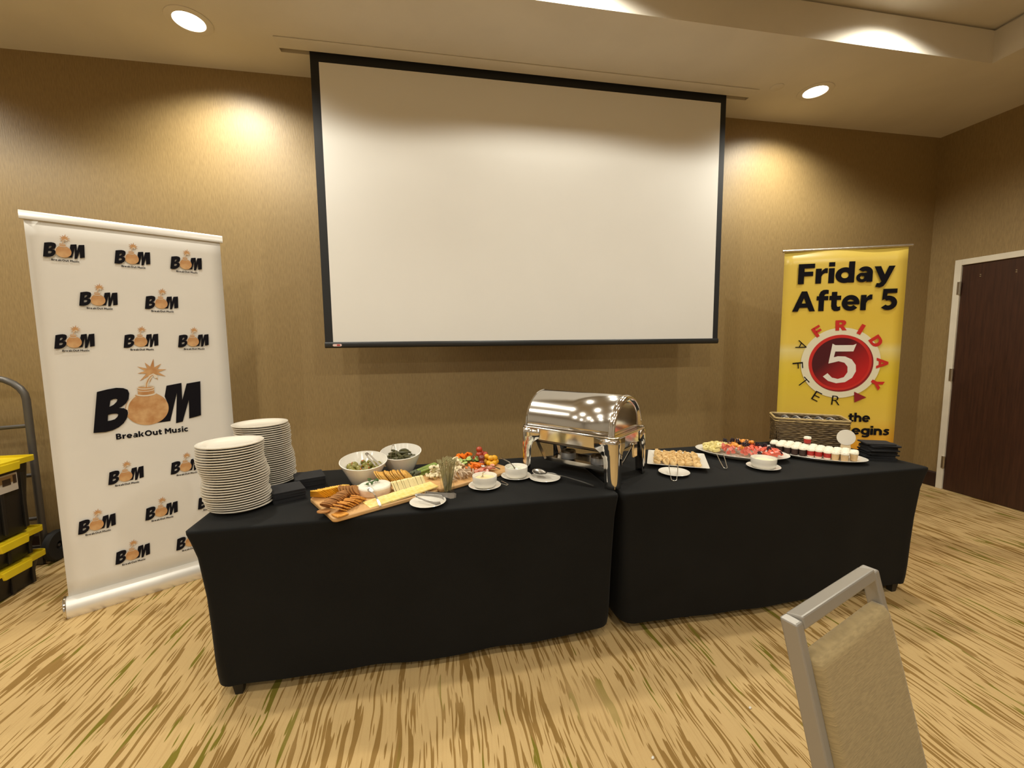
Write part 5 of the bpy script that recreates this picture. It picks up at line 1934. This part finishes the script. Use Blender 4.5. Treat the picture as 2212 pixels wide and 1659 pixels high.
# ------------------------------------------------------------------ storage bins and hand truck
BXR = -2.472     # right-hand faces of the bins
def bin_(z0, z1, lid_h, label, sticker=False, dx=0.0):
    w, d = 0.62, 0.42
    cx, cy = BXR - w / 2 + dx, 2.885
    t = thing('storage_bin', label, 'storage bin', (cx, cy, z0), 0, 'black storage bins with yellow lids')
    h = z1 - z0 - lid_h
    mb = MB()
    lv_ = [(w / 2 - 0.045, d / 2 - 0.045, 0.0), (w / 2 - 0.035, d / 2 - 0.035, h * .5), (w / 2 - 0.022, d / 2 - 0.022, h)]
    loops = []
    for a, b, z in lv_:
        k0 = len(mb.v)
        pts = rrect(a, b, 0.03, 4)
        mb.v += [(x, y, z) for x, y in pts]
        loops.append([k0 + i for i in range(len(pts))])
    for a, b in zip(loops, loops[1:]):
        for i in range(len(a)):
            j = (i + 1) % len(a)
            mb.f.append((a[i], a[j], b[j], b[i]))
    mb.f.append(tuple(loops[0][::-1]))
    mb.f.append(tuple(loops[-1]))
    body = mb.build('bin_body', M['blackplastic'], t, angle=35)
    for yy in (-0.13, 0.0, 0.13):
        MB().box((w / 2 - 0.031, yy, h * .45), (0.014, 0.02, h * .8)).build('rib', M['blackplastic'], body, smooth=False, bevel=0.003)
    l = MB()
    band(l, rrect(w / 2, d / 2, 0.03, 4), rrect(w / 2 - 0.006, d / 2 - 0.006, 0.025, 4), h - 0.006, h + lid_h)
    l.prism(rrect(w / 2 - 0.004, d / 2 - 0.004, 0.027, 4), h + 0.002, h + lid_h * .45)
    lo_ = l.build('lid', M['yellow'], t, angle=35)
    # clasp tab dropping below the lid edge
    for sx in (-1, 1):
        MB().hexa([(sx * (w / 2 - .002), -0.085, h - .030), (sx * (w / 2 - .002), -0.095, h + .014), (sx * (w / 2 - .002), 0.085, h - .030), (sx * (w / 2 - .002), 0.095, h + .014),
                   (sx * (w / 2 + .012), -0.080, h - .030), (sx * (w / 2 + .010), -0.090, h + .016), (sx * (w / 2 + .012), 0.080, h - .030), (sx * (w / 2 + .010), 0.090, h + .016)]).build('clasp', M['yellow'], lo_, smooth=False, bevel=0.003)
    if sticker:
        sx = w / 2 - 0.0235
        st = MB().box((sx, 0.040, h - 0.105), (0.002, 0.115, 0.105)).build('paper_label', M['label'], body, smooth=False)
        MB().box((sx + 0.0014, 0.040, h - 0.082), (0.001, 0.103, 0.042)).build('label_print', M['labeltan'], st, smooth=False)
        MB().box((sx + 0.0018, 0.030, h - 0.098), (0.001, 0.050, 0.038)).build('label_print', M['labeldark'], st, smooth=False)
        MB().box((sx + 0.0014, 0.080, h - 0.090), (0.0016, 0.022, 0.050)).build('label_print', M['labeldark'], st, smooth=False)


bin_(0.001, 0.190, 0.026, 'shallow black bin with yellow lid at the bottom of the stack')
bin_(0.191, 0.350, 0.026, 'shallow black bin with yellow lid in the middle of the stack')
bin_(0.351, 0.805, 0.026, 'tall black bin with yellow lid on top of the stack, with a paper label', True)

ht = thing('hand_truck', 'grey steel hand truck leaning behind the stacked bins', 'hand truck', (-2.86, 3.300, 0), 0)
loop_ = []
W2 = 0.205
for a in range(0, 181, 15):
    loop_.append((W2 * cos(R(a)) if a not in (0, 180) else W2 * cos(R(a)), 0, 1.13 + 0.15 * sin(R(a))))
frame_p = [(W2, 0.0, 0.12)] + loop_ + [(-W2, 0.0, 0.12)]
MB().tube(frame_p, 0.020, 12).build('frame', M['truck'], ht)
for z in (0.935, 0.60, 0.30):
    MB().tube([(-W2, 0, z - 0.01), (0, -0.015, z + 0.01), (W2, 0, z + 0.02)], 0.013, 10).build('crossbar', M['truck'], ht)
MB().tube([(0, -0.012, 0.13), (0, -0.012, 0.94)], 0.012, 10).build('centre_strut', M['truck'], ht)
for s in (-1, 1):
    MB().lathe([(0.03, -0.02), (0.095, -0.022), (0.105, -0.012), (0.105, 0.012), (0.095, 0.022), (0.03, 0.02), (0.03, -0.02)], 28).build('wheel', M['rubber'], ht, (s * (W2 + 0.045), 0.035, 0.106), (0, R(90), 0))
MB().tube([(-W2 - 0.06, 0.035, 0.106), (W2 + 0.06, 0.035, 0.106)], 0.010, 10).build('axle', M['truck'], ht)
MB().box((0, -0.02, 0.06), (0.42, 0.02, 0.11)).build('toe_plate', M['truck'], ht, smooth=False)

# ------------------------------------------------------------------ banquet chair in the foreground
E1 = Vector((0.938, 0.346, 0))
NF = Vector((0.346, -0.938, 0))
P1 = Vector((0.736, 0.755, 0))
P2 = Vector((1.156, 0.910, 0))
mid = (P1 + P2) / 2 + NF * 0.036 - E1 * 0.027
cr_ = atan2(0.346, 0.938)
ch = thing('banquet_chair', 'silver framed banquet chair with tan padded back in the foreground', 'chair', (mid.x, mid.y, 0), cr_)
# local: x along the rail, -y towards the seat
HW = 0.208
TT = math.tan(R(15))


def by0(z):
    return -(0.872 - z) * TT


pw, pd = 0.026, 0.036
for s in (-1, 1):
    mb = MB()
    x = s * (HW - pw / 2)
    path = [(x, by0(0.868) + pd / 2, 0.868), (x, by0(0.60) + pd / 2, 0.60), (x, by0(0.47) + pd / 2, 0.47), (x, by0(0.40) + pd / 2 + 0.004, 0.38), (x, 0.02, 0.001)]
    mb.strip([(p[0], p[1], p[2]) for p in path], pd, pw, (0, 1, 0))
    mb.build('rear_leg_post', M['chairmetal'], ch, smooth=False, bevel=0.004)
MB().box((0, by0(0.858) + pd / 2, 0.859), (2 * HW - 2 * pw, pd, 0.028), (R(-15), 0, 0)).build('top_rail', M['chairmetal'], ch, smooth=False, bevel=0.004)
# padded back
pdm = MB()
nxp, nzp = 40, 64
zt_, zb_ = 0.792, 0.425


def padpt(i, j, front):
    u, v = i / nxp, j / nzp
    x = (2 * u - 1) * (HW - pw - 0.001)
    if front:
        x *= 1.0 + 0.012 * min(1, min(v, 1 - v) / 0.03)
    z = zb_ + (zt_ - zb_) * v
    e = min(1, min(u, 1 - u) / 0.03) ** .5 * min(1, min(v, 1 - v) / 0.025) ** .5
    th = (0.021 if front else 0.004) + (0.013 if front else 0.008) * e
    return (x, by0(z) + pd / 2 + (-th if front else th), z + (-0.0 if front else 0.0))


for side in (True, False):
    k0 = len(pdm.v)
    for i in range(nxp + 1):
        for j in range(nzp + 1):
            pdm.v.append(padpt(i, j, side))
    for i in range(nxp):
        for j in range(nzp):
            a = k0 + i * (nzp + 1) + j
            f = (a, a + nzp + 1, a + nzp + 2, a + 1)
            pdm.f.append(f if side else f[::-1])
h_ = (nxp + 1) * (nzp + 1)
edge = [i * (nzp + 1) for i in range(nxp + 1)] + [nxp * (nzp + 1) + j for j in range(1, nzp + 1)] + [i * (nzp + 1) + nzp for i in range(nxp - 1, -1, -1)] + [j for j in range(nzp - 1, 0, -1)]
for a, b in zip(edge, edge[1:] + edge[:1]):
    pdm.f.append((b, a, a + h_, b + h_))
pdm.build('back_pad', M['fabric'], ch, angle=80)
# seat
sb = MB()
slv = [(0.212, 0.195, 0.385, 0.03), (0.222, 0.205, 0.395, 0.04), (0.225, 0.208, 0.425, 0.045), (0.205, 0.19, 0.448, 0.05), (0.12, 0.11, 0.455, 0.05)]
loops = []
for a, b, z, r_ in slv:
    k0 = len(sb.v)
    pts = rrect(a, b, r_, 5)
    sb.v += [(x, y - 0.375, z) for x, y in pts]
    loops.append([k0 + i for i in range(len(pts))])
for a, b in zip(loops, loops[1:]):
    for i in range(len(a)):
        j = (i + 1) % len(a)
        sb.f.append((a[i], a[j], b[j], b[i]))
sb.f.append(tuple(loops[0][::-1]))
sb.f.append(tuple(loops[-1]))
sb.build('seat', M['fabric'], ch, angle=60)
for s in (-1, 1):
    MB().strip([(s * 0.205, -0.54, 0.385), (s * 0.205, -0.58, 0.001)], 0.026, 0.022, (0, 1, 0)).build('front_leg', M['chairmetal'], ch, smooth=False, bevel=0.003)
    MB().box((s * 0.205, -0.325, 0.372), (0.022, 0.40, 0.024)).build('side_rail', M['chairmetal'], ch, smooth=False, bevel=0.003)
MB().box((0, -0.535, 0.372), (0.388, 0.022, 0.024)).build('front_rail', M['chairmetal'], ch, smooth=False, bevel=0.003)

# ------------------------------------------------------------------ crumbs on the carpet
for (x, y), lab in (((0.721, 1.247), 'tiny white crumb on the carpet nearest the picture bottom'), ((1.206, 1.361), 'tiny white crumb on the carpet left of the chair')):
    tag(MB().ico(0.006, 2, (1.2, .8, .5), .3, 4, (0, 0, 0.0028)).build('crumb', M['card'], None, (x, y, 0.0), (0, 0, 0.6)), lab, 'crumb')
